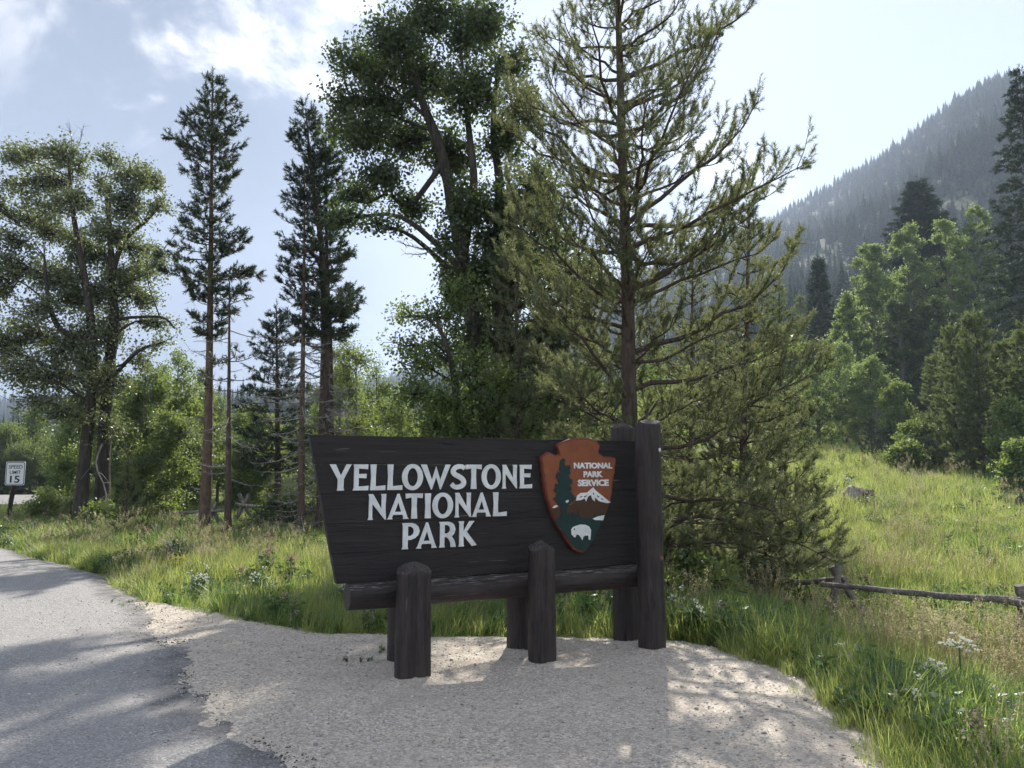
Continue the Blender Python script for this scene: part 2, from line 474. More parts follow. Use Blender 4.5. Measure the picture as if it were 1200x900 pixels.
def stain_wood(name, scale_vec, base=(0.0145, 0.011, 0.0105), light=(0.06, 0.046, 0.041), wear=0.0):
    m, nt, N, L = new_mat(name)
    v = coords(N, L, 'Object', scale_vec)
    n1 = tex_noise(N, L, v, 26, 6, 0.7, 0.5)
    n2 = tex_noise(N, L, coords(N, L, 'Object'), 4, 4, 0.6)
    n3 = tex_noise(N, L, v, 75, 4, 0.75)
    mid = tuple((p_ + q_) * 0.45 for p_, q_ in zip(base, light))
    col = ramp_node(N, L, n1, [(0.32, tuple(c * 0.6 for c in base)), (0.5, mid), (0.7, light)])
    col = mixc(N, L, maprange(N, L, n2, 0.42, 0.72, 0, 0.55), col, tuple(c * 1.35 for c in light))
    n5 = tex_noise(N, L, coords(N, L, 'Object', tuple(c * (0.45 if c < 0.5 else 1) for c in scale_vec)), 11, 3, 0.5, 0.3)
    ab = N('ShaderNodeMath'); ab.operation = 'SUBTRACT'; ab.inputs[1].default_value = 0.5; L(n5, ab.inputs[0])
    ab2 = N('ShaderNodeMath'); ab2.operation = 'ABSOLUTE'; L(ab.outputs[0], ab2.inputs[0])
    split = maprange(N, L, ab2.outputs[0], 0.004, 0.016, 1.0, 0.0)
    gate = maprange(N, L, n2, 0.45, 0.55, 0.0, 0.9)
    sg = N('ShaderNodeMath'); sg.operation = 'MULTIPLY'; L(split, sg.inputs[0]); L(gate, sg.inputs[1])
    col = mixc(N, L, sg.outputs[0], col, (0.004, 0.0035, 0.0035))
    if wear:
        g = N('ShaderNodeNewGeometry'); s = N('ShaderNodeSeparateXYZ'); L(g.outputs['Normal'], s.inputs[0])
        up = maprange(N, L, s.outputs['Z'], 0.35, 0.95, 0.0, 1.0)
        chip = N('ShaderNodeMath'); chip.operation = 'MULTIPLY'
        L(maprange(N, L, n3, 0.53, 0.63), chip.inputs[0]); L(up, chip.inputs[1])
        c2 = N('ShaderNodeMath'); c2.operation = 'MULTIPLY'; c2.inputs[1].default_value = wear
        L(chip.outputs[0], c2.inputs[0])
        col = mixc(N, L, c2.outputs[0], col, (0.3, 0.28, 0.26))
        # scattered pale scratches and chips
        n4 = tex_noise(N, L, v, 16, 3, 0.6)
        col = mixc(N, L, maprange(N, L, n4, 0.70, 0.745, 0, 0.55), col, (0.26, 0.24, 0.22))
    r = maprange(N, L, n2, 0.3, 0.7, 0.5, 0.72)
    h = bump(N, L, n1, 0.8, 0.014)
    h = bump(N, L, n3, 0.2, 0.004, h)
    finish(N, L, col, r, h, 0.35)
    return m

def paint(name, col, var=0.12, rough=0.6, spec=0.3):
    m, nt, N, L = new_mat(name)
    n = tex_noise(N, L, coords(N, L, 'Object'), 9, 5, 0.65)
    d = tuple(c * (1 - var) for c in col); l = tuple(min(1, c * (1 + var * 0.6)) for c in col)
    finish(N, L, ramp_node(N, L, n, [(0.35, d), (0.65, l)]), rough, bump(N, L, n, 0.1, 0.003), spec)
    return m

def stone_mat(name, a, b):
    m, nt, N, L = new_mat(name)
    n = tex_noise(N, L, coords(N, L, 'Object'), 7, 6, 0.65)
    finish(N, L, ramp_node(N, L, n, [(0.3, a), (0.7, b)]), 0.9, bump(N, L, n, 0.6, 0.05), 0.15)
    return m

def pebble_mat():
    m, nt, N, L = new_mat('loose pebbles')
    r = N('ShaderNodeObjectInfo').outputs['Random']
    finish(N, L, ramp_node(N, L, r, [(0, (0.32, 0.3, 0.27)), (0.4, (0.4, 0.37, 0.33)), (0.8, (0.5, 0.47, 0.42)), (1, (0.64, 0.61, 0.57))]), 0.9)
    return m

M['ground'] = ground_mat(); M['mountain'] = mountain_mat(); M['gravel'] = gravel_mat()
M['asphalt'] = asphalt_mat(); M['road'] = road_mat(); M['pebble'] = pebble_mat()
M['stain_post'] = stain_wood('dark stained post', (1, 1, 0.08), wear=0.6)
M['stain_log'] = stain_wood('dark stained log', (0.08, 1, 1), wear=1.0)
M['stain_plank'] = stain_wood('dark stained plank', (0.07, 1, 1), (0.0145, 0.0115, 0.0115), (0.0265, 0.0215, 0.0208), wear=0.35)
M['white_letter'] = paint('white letter paint', (0.76, 0.76, 0.75), 0.16)
M['rust'] = paint('rust brown emblem paint', (0.25, 0.079, 0.034), 0.16)
M['rim'] = paint('red brown emblem rim', (0.17, 0.045, 0.03), 0.15)
M['brown'] = paint('brown mountain paint', (0.072, 0.036, 0.017), 0.12)
M['green'] = paint('dark green emblem paint', (0.012, 0.036, 0.034), 0.15)
M['sign_white'] = paint('reflective white sheeting', (0.76, 0.76, 0.77), 0.04, 0.45, 0.4)
M['sign_black'] = paint('black sign print', (0.02, 0.02, 0.022), 0.1)
M['sign_post'] = stain_wood('dark square sign post', (1, 1, 0.1))
M['rock'] = stone_mat('pale boulder', (0.16, 0.14, 0.125), (0.38, 0.34, 0.31))
M['rock_dark'] = stone_mat('dark boulder', (0.05, 0.047, 0.043), (0.14, 0.13, 0.12))
M['knot'] = stone_mat('raw wood knot', (0.09, 0.045, 0.025), (0.3, 0.17, 0.1))
M['crumb'] = stone_mat('asphalt crumb', (0.06, 0.058, 0.057), (0.16, 0.155, 0.15))
M['cone'] = stone_mat('pine cone', (0.03, 0.02, 0.014), (0.09, 0.06, 0.04))

# ------------------------------------------------------------------ the lie of the land
AE_Y = np.array([-40, -8, -2, 0.8, 2.4, 4.1, 5.7, 7.5, 9.5, 11.9, 16.4, 18.4, 19.8, 21, 22])
AE_X = np.array([6, 3.2, 2.5, 1.3, 0.2, -1.07, -2.2, -3.2, -4.55, -6.3, -11.1, -15, -22, -40, -400])
GE_X = np.array([-12, -8.0, -5.6, -4.4, -3.7, -2.7, -1.9, -1.4, -0.7, 0.0, 0.8, 1.6, 1.95, 2.3])
GE_Y = np.array([10.6, 10.5, 10.2, 9.55, 9.0, 8.15, 7.7, 7.6, 7.5, 7.45, 7.5, 7.35, 6.9, 6.3])
GR_Y = np.array([-40, 2, 4.1, 4.6, 5.2, 5.9, 6.5, 7.0, 8, 30])
GR_X = np.array([3.6, 2.35, 2.0, 2.03, 2.12, 2.18, 2.12, 1.9, 1.5, 1.5])

def asphalt_d(x, y):
    """Metres inside the asphalt (negative outside), with a ragged edge."""
    x = np.asarray(x, float); y = np.asarray(y, float)
    rag = (fbm(x * 0.8, y * 0.8, 5, 3) - 0.5) * 0.5 + (fbm(x * 9, y * 9, 9, 3) - 0.5) * 0.16
    return (np.interp(y, AE_Y, AE_X) - x) * 0.75 + rag

def gravel_d(x, y):
    x = np.asarray(x, float); y = np.asarray(y, float)
    rag = (fbm(x * 1.1, y * 1.1, 21, 4) - 0.5) * 0.5 + (fbm(x * 6, y * 6, 29, 3) - 0.5) * 0.2
    return np.minimum((np.interp(x, GE_X, GE_Y) - y) * 0.9, (np.interp(y, GR_Y, GR_X) - x)) + rag

def terrain(x, y):
    x = np.asarray(x, float); y = np.asarray(y, float)
    z = -0.035 + 0.0 * x
    z = z - 0.62 * sstep(2.0, 5.2, x) * (1 - 0.0 * y)
    rise = np.interp(y, [-50, 11, 18, 25, 35, 46, 58, 72, 100, 140, 400], [0, 0, 0.45, 1.1, 1.85, 3.3, 5.0, 7.2, 12.5, 19, 60])
    z = z + rise * sstep(0, 1, (x - 1.5) / (9.5 * np.maximum(1, y / 24)))
    z = z - 0.25 * sstep(7.6, 11, y) * (1 - sstep(3, 7, x)) * sstep(-6, -1, x)
    bumpy = (fbm(x * 0.5, y * 0.5, 41, 3) - 0.5) * 0.22
    out = np.clip(-np.maximum(asphalt_d(x, y), gravel_d(x, y)) / 1.5, 0, 1)
    return z + bumpy * out

def grid_lines(lo, hi, fine_lo, fine_hi, step, growth=1.18, cap=60):
    a = list(np.arange(fine_lo, fine_hi + 1e-6, step))
    s, v = step, a[-1]
    while v < hi:
        s = min(s * growth, cap); v += s; a.append(v)
    s, v, b = step, a[0], []
    while v > lo:
        s = min(s * growth, cap); v -= s; b.append(v)
    return np.array(b[::-1] + a)

def sheet(name, xs, ys, zf, mat, keep=None, attr=None):
    X, Y = np.meshgrid(xs, ys)
    Z = zf(X, Y)
    V = np.stack([X, Y, Z], -1).reshape(-1, 3)
    nx, ny = len(xs), len(ys)
    i = (np.arange(ny - 1)[:, None] * nx + np.arange(nx - 1)[None, :]).ravel()
    F = np.stack([i, i + 1, i + nx + 1, i + nx], -1)
    if keep is not None:
        k = keep(X, Y).ravel()
        F = F[k[F].any(1)]
        used = np.zeros(len(V), bool); used[F] = True
        idx = np.cumsum(used) - 1
        V, F = V[used], idx[F]
    mb = MB(); mb.add(V, F)
    o = mb.build(name, mat)
    if attr:
        a = o.data.attributes.new(attr[0], 'FLOAT', 'POINT')
        a.data.foreach_set('value', attr[1](V[:, 0], V[:, 1]).astype(np.float32))
    o['kind'] = 'structure'
    return o

LIMIT = 1500
sheet('ground', grid_lines(-LIMIT, LIMIT, -14, 14, 0.16, 1.12), grid_lines(-300, LIMIT, 2, 30, 0.16, 1.12), terrain, M['ground'])

POST_FEET = [(-0.765, 6.10), (0.245, 6.58), (1.259, 7.11), (-0.926, 6.58), (0.068, 7.03), (1.074, 7.48)]
def gravel_z(x, y):
    d = gravel_d(x, y)
    und = (fbm(x * 0.9, y * 0.9, 61, 3) - 0.5) * 0.035 + (fbm(x * 5, y * 5, 67, 3) - 0.5) * 0.014
    drop = np.clip(-d, 0, 1)
    for (mx_, my_) in POST_FEET:
        q = np.hypot(x - mx_, y - my_)
        und = und + 0.045 * np.exp(-(q / 0.19) ** 2) * (0.6 + 0.8 * fbm(x * 8, y * 8, 77, 2))
    return np.where(d > 0, und * np.clip(d / 0.4, 0.15, 1), -0.16 * drop - 0.003)
sheet('gravel_path', grid_lines(-9, 3.6, -5, 2.7, 0.035, 1.2), grid_lines(-6, 11.5, 3.2, 8.2, 0.035, 1.2), gravel_z, M['gravel'], lambda x, y: gravel_d(x, y) > -0.35)

def asphalt_z(x, y):
    d = asphalt_d(x, y)
    und = (fbm(x * 0.35, y * 0.35, 71, 3) - 0.5) * 0.03
    return np.where(d > 0, 0.006 + und * np.clip(d / 1.0, 0, 1) + 0.02 * sstep(0, 0.6, d), 0.006 - 0.25 * np.clip(-d, 0, 1))
sheet('asphalt_road', grid_lines(-120, 4, -8, 1.6, 0.06, 1.15), grid_lines(-30, 22.4, 2.5, 13, 0.06, 1.15), asphalt_z, M['asphalt'], lambda x, y: asphalt_d(x, y) > -0.3,
      ('edge_distance', lambda x, y: np.clip(asphalt_d(x, y), 0, 3)))

def far_road_z(x, y):
    return 0.1 + 0.0 * x
sheet('highway', np.linspace(-180, -21, 40), np.linspace(33, 45, 8), far_road_z, M['road'])

# mountain: a spur that climbs from the far left to the upper right
RT = np.array([-2.0, -0.9, -0.67, -0.2, 0.0, 0.15, 0.3, 0.37, 0.44, 0.53, 0.61, 0.67, 0.9, 1.4, 2.2])
RY = np.array([480, 478, 474, 456, 404, 334, 273, 252, 220, 170, 122, 100, 50, 0, -40])      # photograph's ridge line
RD = np.array([1250, 1300, 1300, 1250, 1150, 1050, 930, 880, 820, 720, 640, 600, 520, 420, 330])
def ridge(t):
    y = np.interp(t, RT, RY); D = np.interp(t, RT, RD)
    u = (450 - y) / 900.0
    return D, EYE + (np.sin(PITCH) + u * np.cos(PITCH)) / (np.cos(PITCH) - u * np.sin(PITCH)) * D
def mountain_point(t, s):
    """t: direction, s: 0 at the foot, 1 on the ridge, up to 1.3 behind it."""
    D, zr = ridge(t)
    Y = 95 + (D - 95) * s
    X = t * Y
    z0 = terrain(t * 95, np.full_like(np.asarray(t, float), 95)) - 1.5
    prof = np.where(s <= 1, s ** 1.12, 1 - (s - 1) * 1.3)
    n = (fbm(X * 0.012, Y * 0.012, 83, 5) - 0.5) * 34 * np.clip(s * (1.15 - s), 0, 0.3) / 0.3 + (fbm(X * 0.03, Y * 0.03, 89, 4) - 0.5) * 7 * np.clip(s * 3, 0, 1)
    return X, Y, z0 + (zr - z0) * prof + n
tt = np.linspace(-2.0, 2.2, 260); ss = np.linspace(0, 1.3, 120)
TT, SS = np.meshgrid(tt, ss)
X, Y, Z = mountain_point(TT, SS)
mb = MB()
i = (np.arange(119)[:, None] * 260 + np.arange(259)[None, :]).ravel()
mb.add(np.stack([X, Y, Z], -1), np.stack([i, i + 1, i + 261, i + 260], -1))
tag(mb.build('mountain', M['mountain']), kind='structure')

# ------------------------------------------------------------------ scattering (stuff only)
def scatter(name, P, rot, scale, sources, idx):
    me = bpy.data.meshes.new(name)
    me.vertices.add(len(P)); me.vertices.foreach_set('co', np.asarray(P, np.float32).ravel())
    a = me.attributes.new('rot', 'FLOAT_VECTOR', 'POINT'); a.data.foreach_set('vector', np.asarray(rot, np.float32).ravel())
    a = me.attributes.new('size', 'FLOAT_VECTOR', 'POINT'); a.data.foreach_set('vector', np.asarray(scale, np.float32).ravel())
    a = me.attributes.new('pick', 'INT', 'POINT'); a.data.foreach_set('value', np.asarray(idx, np.int32))
    o = link(name, me)
    ng = bpy.data.node_groups.new(name, 'GeometryNodeTree')
    ng.interface.new_socket('Geometry', in_out='INPUT', socket_type='NodeSocketGeometry')
    ng.interface.new_socket('Geometry', in_out='OUTPUT', socket_type='NodeSocketGeometry')
    N, L = ng.nodes.new, ng.links.new
    gi, go = N('NodeGroupInput'), N('NodeGroupOutput')
    iop = N('GeometryNodeInstanceOnPoints')
    join = N('GeometryNodeJoinGeometry')
    for s in reversed(sources):
        oi = N('GeometryNodeObjectInfo'); oi.inputs['Object'].default_value = s
        oi.inputs['As Instance'].default_value = True
        L(oi.outputs['Geometry'], join.inputs[0])
    def attr(n, t):
        q = N('GeometryNodeInputNamedAttribute'); q.data_type = t; q.inputs['Name'].default_value = n
        return q.outputs['Attribute']
    L(gi.outputs[0], iop.inputs['Points']); L(join.outputs[0], iop.inputs['Instance'])
    iop.inputs['Pick Instance'].default_value = True
    L(attr('pick', 'INT'), iop.inputs['Instance Index'])
    L(attr('rot', 'FLOAT_VECTOR'), iop.inputs['Rotation'])
    L(attr('size', 'FLOAT_VECTOR'), iop.inputs['Scale'])
    L(iop.outputs[0], go.inputs[0])
    md = o.modifiers.new('scatter', 'NODES'); md.node_group = ng
    o['kind'] = 'stuff'
    return o

def source(name, mb_list):
    """An unlinked mesh object that a scatter copies; several (MB, material) pairs become one mesh."""
    allmb = MB(); mi = []
    mats = []
    for mb, mat in mb_list:
        if mat not in mats: mats.append(mat)
        for v, f in zip(mb.v, mb.f):
            pass
        V = np.concatenate(mb.v)
        off = allmb.n
        allmb.v.append(V); allmb.n += len(V)
        for f in mb.f:
            allmb.f.append(f + off); mi += [mats.index(mat)] * len(f)
    me = allmb.mesh(name, mats)
    me.polygons.foreach_set('material_index', np.array(mi, np.int32))
    return bpy.data.objects.new(name, me)

# ------------------------------------------------------------------ foliage shapes
def add_leaves(mb, P, size, rng, up=0.35, width=0.8, jitter=0.35):
    n = len(P)
    s = size * (1 + jitter * rng.uniform(-1, 1, n))[:, None]
    nor = unit(rng.standard_normal((n, 3)) + np.array([0, 0, up]))
    t = unit(np.cross(nor, rng.standard_normal((n, 3))))
    b = np.cross(nor, t)
    mid = P + t * s * 0.45 - nor * s * 0.1
    V = np.stack([P, mid + b * s * width * 0.5, P + t * s, mid - b * s * width * 0.5], 1).reshape(-1, 3)
    F = np.arange(4 * n).reshape(-1, 4)
    mb.add(V, F)

def add_needles(mb, pos, dirs, lens, rng, n=24, nl=0.05, nw=0.004, splay=0.9):
    m = len(pos)
    P = np.repeat(pos, n, 0); D = np.repeat(dirs, n, 0); Ln = np.repeat(lens, n)
    f = np.tile(np.linspace(0.02, 1, n), m) + rng.uniform(-0.03, 0.03, m * n)
    r = unit(np.cross(D, rng.standard_normal((m * n, 3))))
    nd = unit(D * (0.5 + 0.5 * f[:, None]) + r * splay)
    base = P + D * (f * Ln)[:, None]
    L_ = nl * rng.uniform(0.7, 1.15, m * n)[:, None]
    side = unit(np.cross(nd, rng.standard_normal((m * n, 3)))) * nw * 0.5
    V = np.stack([base - side, base + side, base + nd * L_], 1).reshape(-1, 3)
    mb.add(V, np.arange(3 * m * n).reshape(-1, 3))

def broadleaf(name, label, base, trunks, lobes, leaf=0.07, per=22, dens=16.0, rng=None, mat='leaf_cottonwood', bark='bark_cottonwood', group=None, cat='tree', spread=0.14, dead=None, limb_r=0.5, fill=2.0):
    """trunks: (path, r0, r1); lobes: (centre, radii, density factor)."""
    tm, cm = MB(), MB()
    TP, TR = [], []
    for path, r0, r1 in trunks:
        P = smooth_path(path, max(10, 5 * len(path)))
        rr = np.linspace(1, 0, len(P)) ** 0.85 * (r0 - r1) + r1
        rr[0] *= 1.35
        if len(rr) > 2: rr[1] *= 1.1
        tube(tm, P, rr, 10, True, rng, 0.05)
        TP.append(P); TR.append(rr)
    TP, TR = np.vstack(TP), np.concatenate(TR)
    zlow = TP[:, 2].min() + 0.12 * (TP[:, 2].max() - TP[:, 2].min())
    for c, rad, dn in lobes:
        c = np.asarray(c, float); rad = np.asarray(rad, float)
        h = np.linalg.norm(TP[:, :2] - c[:2], axis=1)
        cost = np.linalg.norm(TP - c, axis=1) + 3 * np.clip(TP[:, 2] - (c[2] - 0.35 * h), 0, None) + 5 * (TP[:, 2] < zlow)
        k = int(np.argmin(cost))
        a = TP[k]; ln = np.linalg.norm(c - a)
        r0 = min(TR[k] * limb_r, 0.012 + 0.022 * ln)
        mid = a * 0.5 + c * 0.5 + np.array([0, 0, 0.12 * ln]) + rng.normal(0, 0.07 * ln, 3)
        limb = smooth_path([a, mid, c], 9)
        tube(tm, limb, np.linspace(r0, max(0.006, r0 * 0.3), 9), 6, False, rng, 0.04)
        area = (rad[0] * rad[2] + rad[1] * rad[2] + rad[0] * rad[1]) / 3
        ncl = max(4, int(dens * dn * area * 4 * fill))
        d = unit(rng.standard_normal((ncl, 3)))
        ph = rng.uniform(0, 6.28, 3)
        bulge = 1 + 0.28 * np.sin(4.1 * d[:, :1] + ph[0]) * np.sin(4.7 * d[:, 2:] + ph[1]) + 0.18 * np.sin(9 * d[:, 1:2] + ph[2])
        stray = np.where(rng.uniform(size=(ncl, 1)) < 0.12, rng.uniform(1.1, 1.45, (ncl, 1)), 1.0)
        pr = d * (rng.uniform(0.12, 1, ncl) ** 0.5)[:, None] * bulge * stray
        tips = c + pr * rad
        st = limb[rng.integers(4, 9, ncl)]
        L_pts = []
        for q in range(ncl):
            s0, s1 = st[q], tips[q]
            m_ = (s0 + s1) / 2 + rng.normal(0, 0.06, 3) * np.linalg.norm(s1 - s0)
            tw = np.array([s0, m_, s1])
            tube(tm, tw, [0.011, 0.009, 0.005], 3, False)
        f = rng.uniform(0.45, 1.05, (ncl, per, 1))
        L_pts = (st[:, None, :] * (1 - f) + tips[:, None, :] * f + np.clip(rng.normal(0, spread, (ncl, per, 3)), -1.4 * spread, 1.4 * spread) * (0.6 + 0.6 * f)).reshape(-1, 3)
        add_leaves(cm, L_pts, leaf, rng)
    root = empty(name, base, label, cat, group)
    tm.build('trunk', M[bark], root, True, base)
    cm.build('crown', M[mat], root, False, base)
    if dead:
        for p in dead:
            dm = MB(); twiggy(dm, p, rng)
            dm.build('dead_branch', M['dead_wood'], root, True, base)
    return root

def twiggy(mb, spec, rng):
    """A bare branch with a few side twigs: spec = (path, radius)."""
    path, r = spec
    P = smooth_path(path, 8)
    tube(mb, P, np.linspace(r, r * 0.25, 8), 5, False)
    ln = np.linalg.norm(P[-1] - P[0])
    for k in range(2, 8):
        for _ in range(2):
            d = unit((P[k] - P[k - 1]) / (np.linalg.norm(P[k] - P[k - 1]) + 1e-9) + rng.normal(0, 0.6, 3))
            e = P[k] + d * ln * rng.uniform(0.1, 0.3)
            tube(mb, [P[k], (P[k] + e) / 2 + rng.normal(0, 0.03 * ln, 3), e], [r * 0.35, r * 0.28, r * 0.12], 3, False)

def auto_lobes(base, height, width, rng, n, low=0.25, shape='egg', flat=1.0, size=1.0):
    out = []
    for k in range(n):
        f = low + (1 - low) * (k + rng.uniform(0, 1)) / n
        g = (f - low) / (1 - low)
        w = {'egg': math.sin(math.pi * min(1, 0.18 + 0.8 * g)) ** 0.7, 'spire': (1 - g) ** 0.7 * 0.95 + 0.08, 'bush': math.sqrt(max(0.03, 1 - g * g))}[shape] * width / 2
        a = rng.uniform(0, 6.283); q = w * rng.uniform(0.1, 1.0) ** 0.6 * 0.95
        s = width * rng.uniform(0.14, 0.27) * (0.75 if g > 0.8 else 1) * size
        out.append((np.array(base) + [math.cos(a) * q, math.sin(a) * q, height * f - (s * 0.4 if g > .9 else 0)], (s, s, s * 0.85 * flat), 1.0))
    return out

def pine(name, label, path, r0, z_lo, length, rng, spacing=0.4, per=5, e0=(10, 25), e1=(30, 60), mat='needle_pine', bark='bark_pine',
         shoot=0.11, n=24, nl=0.05, nw=0.004, twig_step=0.16, twig_f=0.38, group=None, dead_z=None, dead_len=0.8, up=0.45, keep=1.0, cones=0, cat='tree', droop=0.0, extra=None, splay=0.9, dens=0.42, sides=12, r1=0.015, dead_mat='dead_wood', dead_r=0.008, bare0=0.22, sub=0.0, wild=0.14, lmin=0.62, low_el=0.0):
    """path: trunk (world); length(f): branch length at height share f."""
    path = np.asarray(path, float)
    base = path[0]
    P = smooth_path(path, 28)
    top = P[-1][2]; H = top - base[2]
    rr = r0 + (r1 - r0) * np.linspace(0, 1, 28) ** 0.9
    rr[0] *= 1.35
    tm, cm, km, dm = MB(), MB(), MB(), MB()
    tube(tm, P, rr, sides, True, rng, 0.03)
    def axis(z):
        return np.array([np.interp(z, P[:, 2], P[:, 0]), np.interp(z, P[:, 2], P[:, 1]), z])
    sp, sd, sl = [], [], []
    def shoot_at(p, d, l):
        sp.append(p); sd.append(d / np.linalg.norm(d)); sl.append(l)
    def branch(a, az, el0, el1, Ln, rad, bare=bare0):
        m_ = 9
        fh = (a[2] - base[2]) / H
        sub_ = sub * min(1.0, max(0.0, 1.25 - 2.0 * fh)); dens_ = dens * (0.8 + 0.7 * fh)
        q = [a]; kink = rng.normal(0, wild, m_); ekink = rng.normal(0, wild * 0.7, m_)
        for s in range(1, m_):
            f = s / (m_ - 1)
            el = el0 + (el1 - el0) * f ** 1.4 + ekink[s]
            ang = az + kink[s] * f
            q.append(q[-1] + np.array([math.cos(ang) * math.cos(el), math.sin(ang) * math.cos(el), math.sin(el)]) * Ln / (m_ - 1))
        q = np.array(q)
        q[:, 2] -= droop * Ln * np.linspace(0, 1, m_) ** 2
        tube(tm, q, np.linspace(rad, 0.005, m_), 6, False)
        s = bare + rng.uniform(0, 0.1); side = 1
        while s < 1.0:
            f = s * (m_ - 1); k = min(int(f), m_ - 2); g = f - k
            p = q[k] * (1 - g) + q[k + 1] * g
            t = unit(q[k + 1] - q[k])
            lt = Ln * twig_f * (0.35 + 0.65 * (1 - s)) * rng.uniform(0.5, 1.15)
            lt = max(lt, shoot * 0.8)
            lat = unit(np.cross(t, [0, 0, 1.0])) * side
            d = unit(t * rng.uniform(0.5, 0.9) + lat * rng.uniform(0.5, 1.0) + np.array([0, 0, rng.uniform(-0.15, up)]))
            d2 = unit(d + np.array([0, 0, up * 0.9]))
            m1 = p + d * lt * 0.5; e = m1 + d2 * lt * 0.5
            tube(tm, [p, m1, e], [0.006, 0.005, 0.003], 3, False)
            shoot_at(e - d2 * 0.01, d2 + np.array([0, 0, up * 0.4]), shoot * rng.uniform(0.8, 1.3))
            u_ = 0.3
            while u_ < 1.0:
                pp = p + d * lt * u_ if u_ < 0.5 else m1 + d2 * lt * (u_ - 0.5)
                dd = unit(d + rng.normal(0, 0.55, 3) + np.array([0, 0, up * 0.8]))
                shoot_at(pp, dd, shoot * rng.uniform(0.7, 1.1))
                if sub_ and rng.uniform() < sub_:
                    ls = lt * rng.uniform(0.25, 0.45)
                    q1 = pp + dd * ls
                    tube(tm, [pp, (pp + q1) / 2, q1], [0.004, 0.003, 0.002], 3, False)
                    for w_ in (0.4, 0.75, 1.0):
                        shoot_at(pp + dd * ls * w_, unit(dd + rng.normal(0, 0.4, 3) + np.array([0, 0, up * 0.5])), shoot * rng.uniform(0.6, 1.0))
                u_ += (shoot * dens_) / max(lt, 0.05) * rng.uniform(0.8, 1.3)
            if cones and rng.uniform() < cones:
                cpos = p + d * lt * 0.5
                th = np.linspace(0, 2 * np.pi, 6, endpoint=False)
                prof = [(0, 0.012), (0.02, 0.024), (0.042, 0.018), (0.055, 0.003)]
                tube(km, [cpos + np.array([0, 0, -z_]) for z_, _ in prof], [r_ for _, r_ in prof], 6, True)
            s += twig_step / Ln * rng.uniform(0.7, 1.3); side = -side
        t = unit(q[-1] - q[-2])
        shoot_at(q[-1], t + np.array([0, 0, up * 0.5]), shoot * 1.3)
        for _ in range(3):
            shoot_at(q[-1], unit(t + rng.normal(0, 0.5, 3) + np.array([0, 0, up * 0.3])), shoot)
    z = base[2] + z_lo
    a0 = rng.uniform(0, 6.28)
    while z < top - 0.12:
        f = (z - base[2]) / H
        a0 += rng.uniform(0.5, 1.1)
        kk = per if f < 0.93 else max(3, per - 2)
        for b in range(kk):
            if rng.uniform() > keep: continue
            az = a0 + 6.283 * b / kk + rng.normal(0, 0.25)
            Ln = length(f, az)
            if Ln < 0.08: continue
            Ln *= rng.uniform(lmin, 1.08)
            el0 = R(rng.uniform(*e0)) + (R(25) if f > 0.85 else 0); el1 = R(rng.uniform(*e1))
            lift = min(1.0, 0.15 + low_el * f) if low_el else 1.0
            el1 *= lift
            branch(axis(z + rng.uniform(-0.08, 0.08)), az, el0, el1, Ln, 0.008 + 0.011 * Ln)
        z += spacing * rng.uniform(0.75, 1.25) * (1 if f < 0.8 else 0.7)
    for (z_, az, el0, el1, Ln) in (extra or []):
        branch(axis(base[2] + z_), az, R(el0), R(el1), Ln, 0.01 + 0.012 * Ln, 0.35)
    shoot_at(P[-1], np.array([0, 0, 1.0]), shoot * 1.6)
    add_needles(cm, np.array(sp), unit(np.array(sd)), np.array(sl), rng, n, nl, nw, splay)
    if dead_z:
        z = base[2] + dead_z[0]
        while z < base[2] + dead_z[1]:
            a = axis(z); az = rng.uniform(0, 6.283); Ln = dead_len * rng.uniform(0.3, 1.1)
            e = a + np.array([math.cos(az), math.sin(az), rng.uniform(-0.45, 0.25)]) * Ln
            m_ = (a + e) / 2 + np.array([0, 0, -0.08 * Ln])
            twiggy(dm, ([a, m_, e], dead_r + 0.008 * Ln), rng)
            z += dead_z[2] * rng.uniform(0.5, 1.5)
    root = empty(name, base, label, cat, group)
    tm.build('trunk', M[bark], root, True, base)
    cm.build('crown', M[mat], root, False, base)
    if dm.n: tag(dm.build('dead_twigs', M[dead_mat], root, True, base), kind='stuff')
    if km.n: tag(km.build('pine_cones', M['cone'], root, True, base), kind='stuff')
    return root

def on_ground(px, Y):
    x = (px - 600) / 900.0 * Y
    return np.array([x, Y, float(terrain(x, Y))])

exec_marks = []
# ------------------------------------------------------------------ the park sign
SIGN_A = R(26.5)
SIGN_O = np.array([-0.765, 6.10, 0.0])
SU = np.array([math.cos(SIGN_A), math.sin(SIGN_A), 0]); SN = np.array([math.sin(SIGN_A), -math.cos(SIGN_A), 0])

def sign_uz(px, py, y):
    """Where the photograph's px, py falls on the sign's vertical plane y metres behind its front posts."""
    a = at(px, py, 1.0) - np.array([0, 0, EYE]); c = np.array([0, 0, EYE])
    p0 = SIGN_O - SN * y
    t = np.dot(p0 - c, SN) / np.dot(a, SN)
    w = c + a * t - SIGN_O
    return float(w @ SU), float(w[2])

def cut_mesh(name, outlines, y, thick, mat, bevel=0.0, smooth=False):
    """Outlines in the (x, z) plane, filled (holes allowed) and given thickness; the front face lies at y."""
    cu = bpy.data.curves.new(name, 'CURVE')
    cu.dimensions = '2D'; cu.fill_mode = 'BOTH'
    cu.extrude = thick / 2 - bevel
    cu.bevel_depth = bevel; cu.bevel_resolution = 1; cu.offset = -bevel
    for o in outlines:
        s = cu.splines.new('POLY'); s.points.add(len(o) - 1); s.use_cyclic_u = True
        for p, q in zip(s.points, o): p.co = (q[0], q[1], 0, 1)
    return curve_to_mesh(cu, name, y, thick, mat)

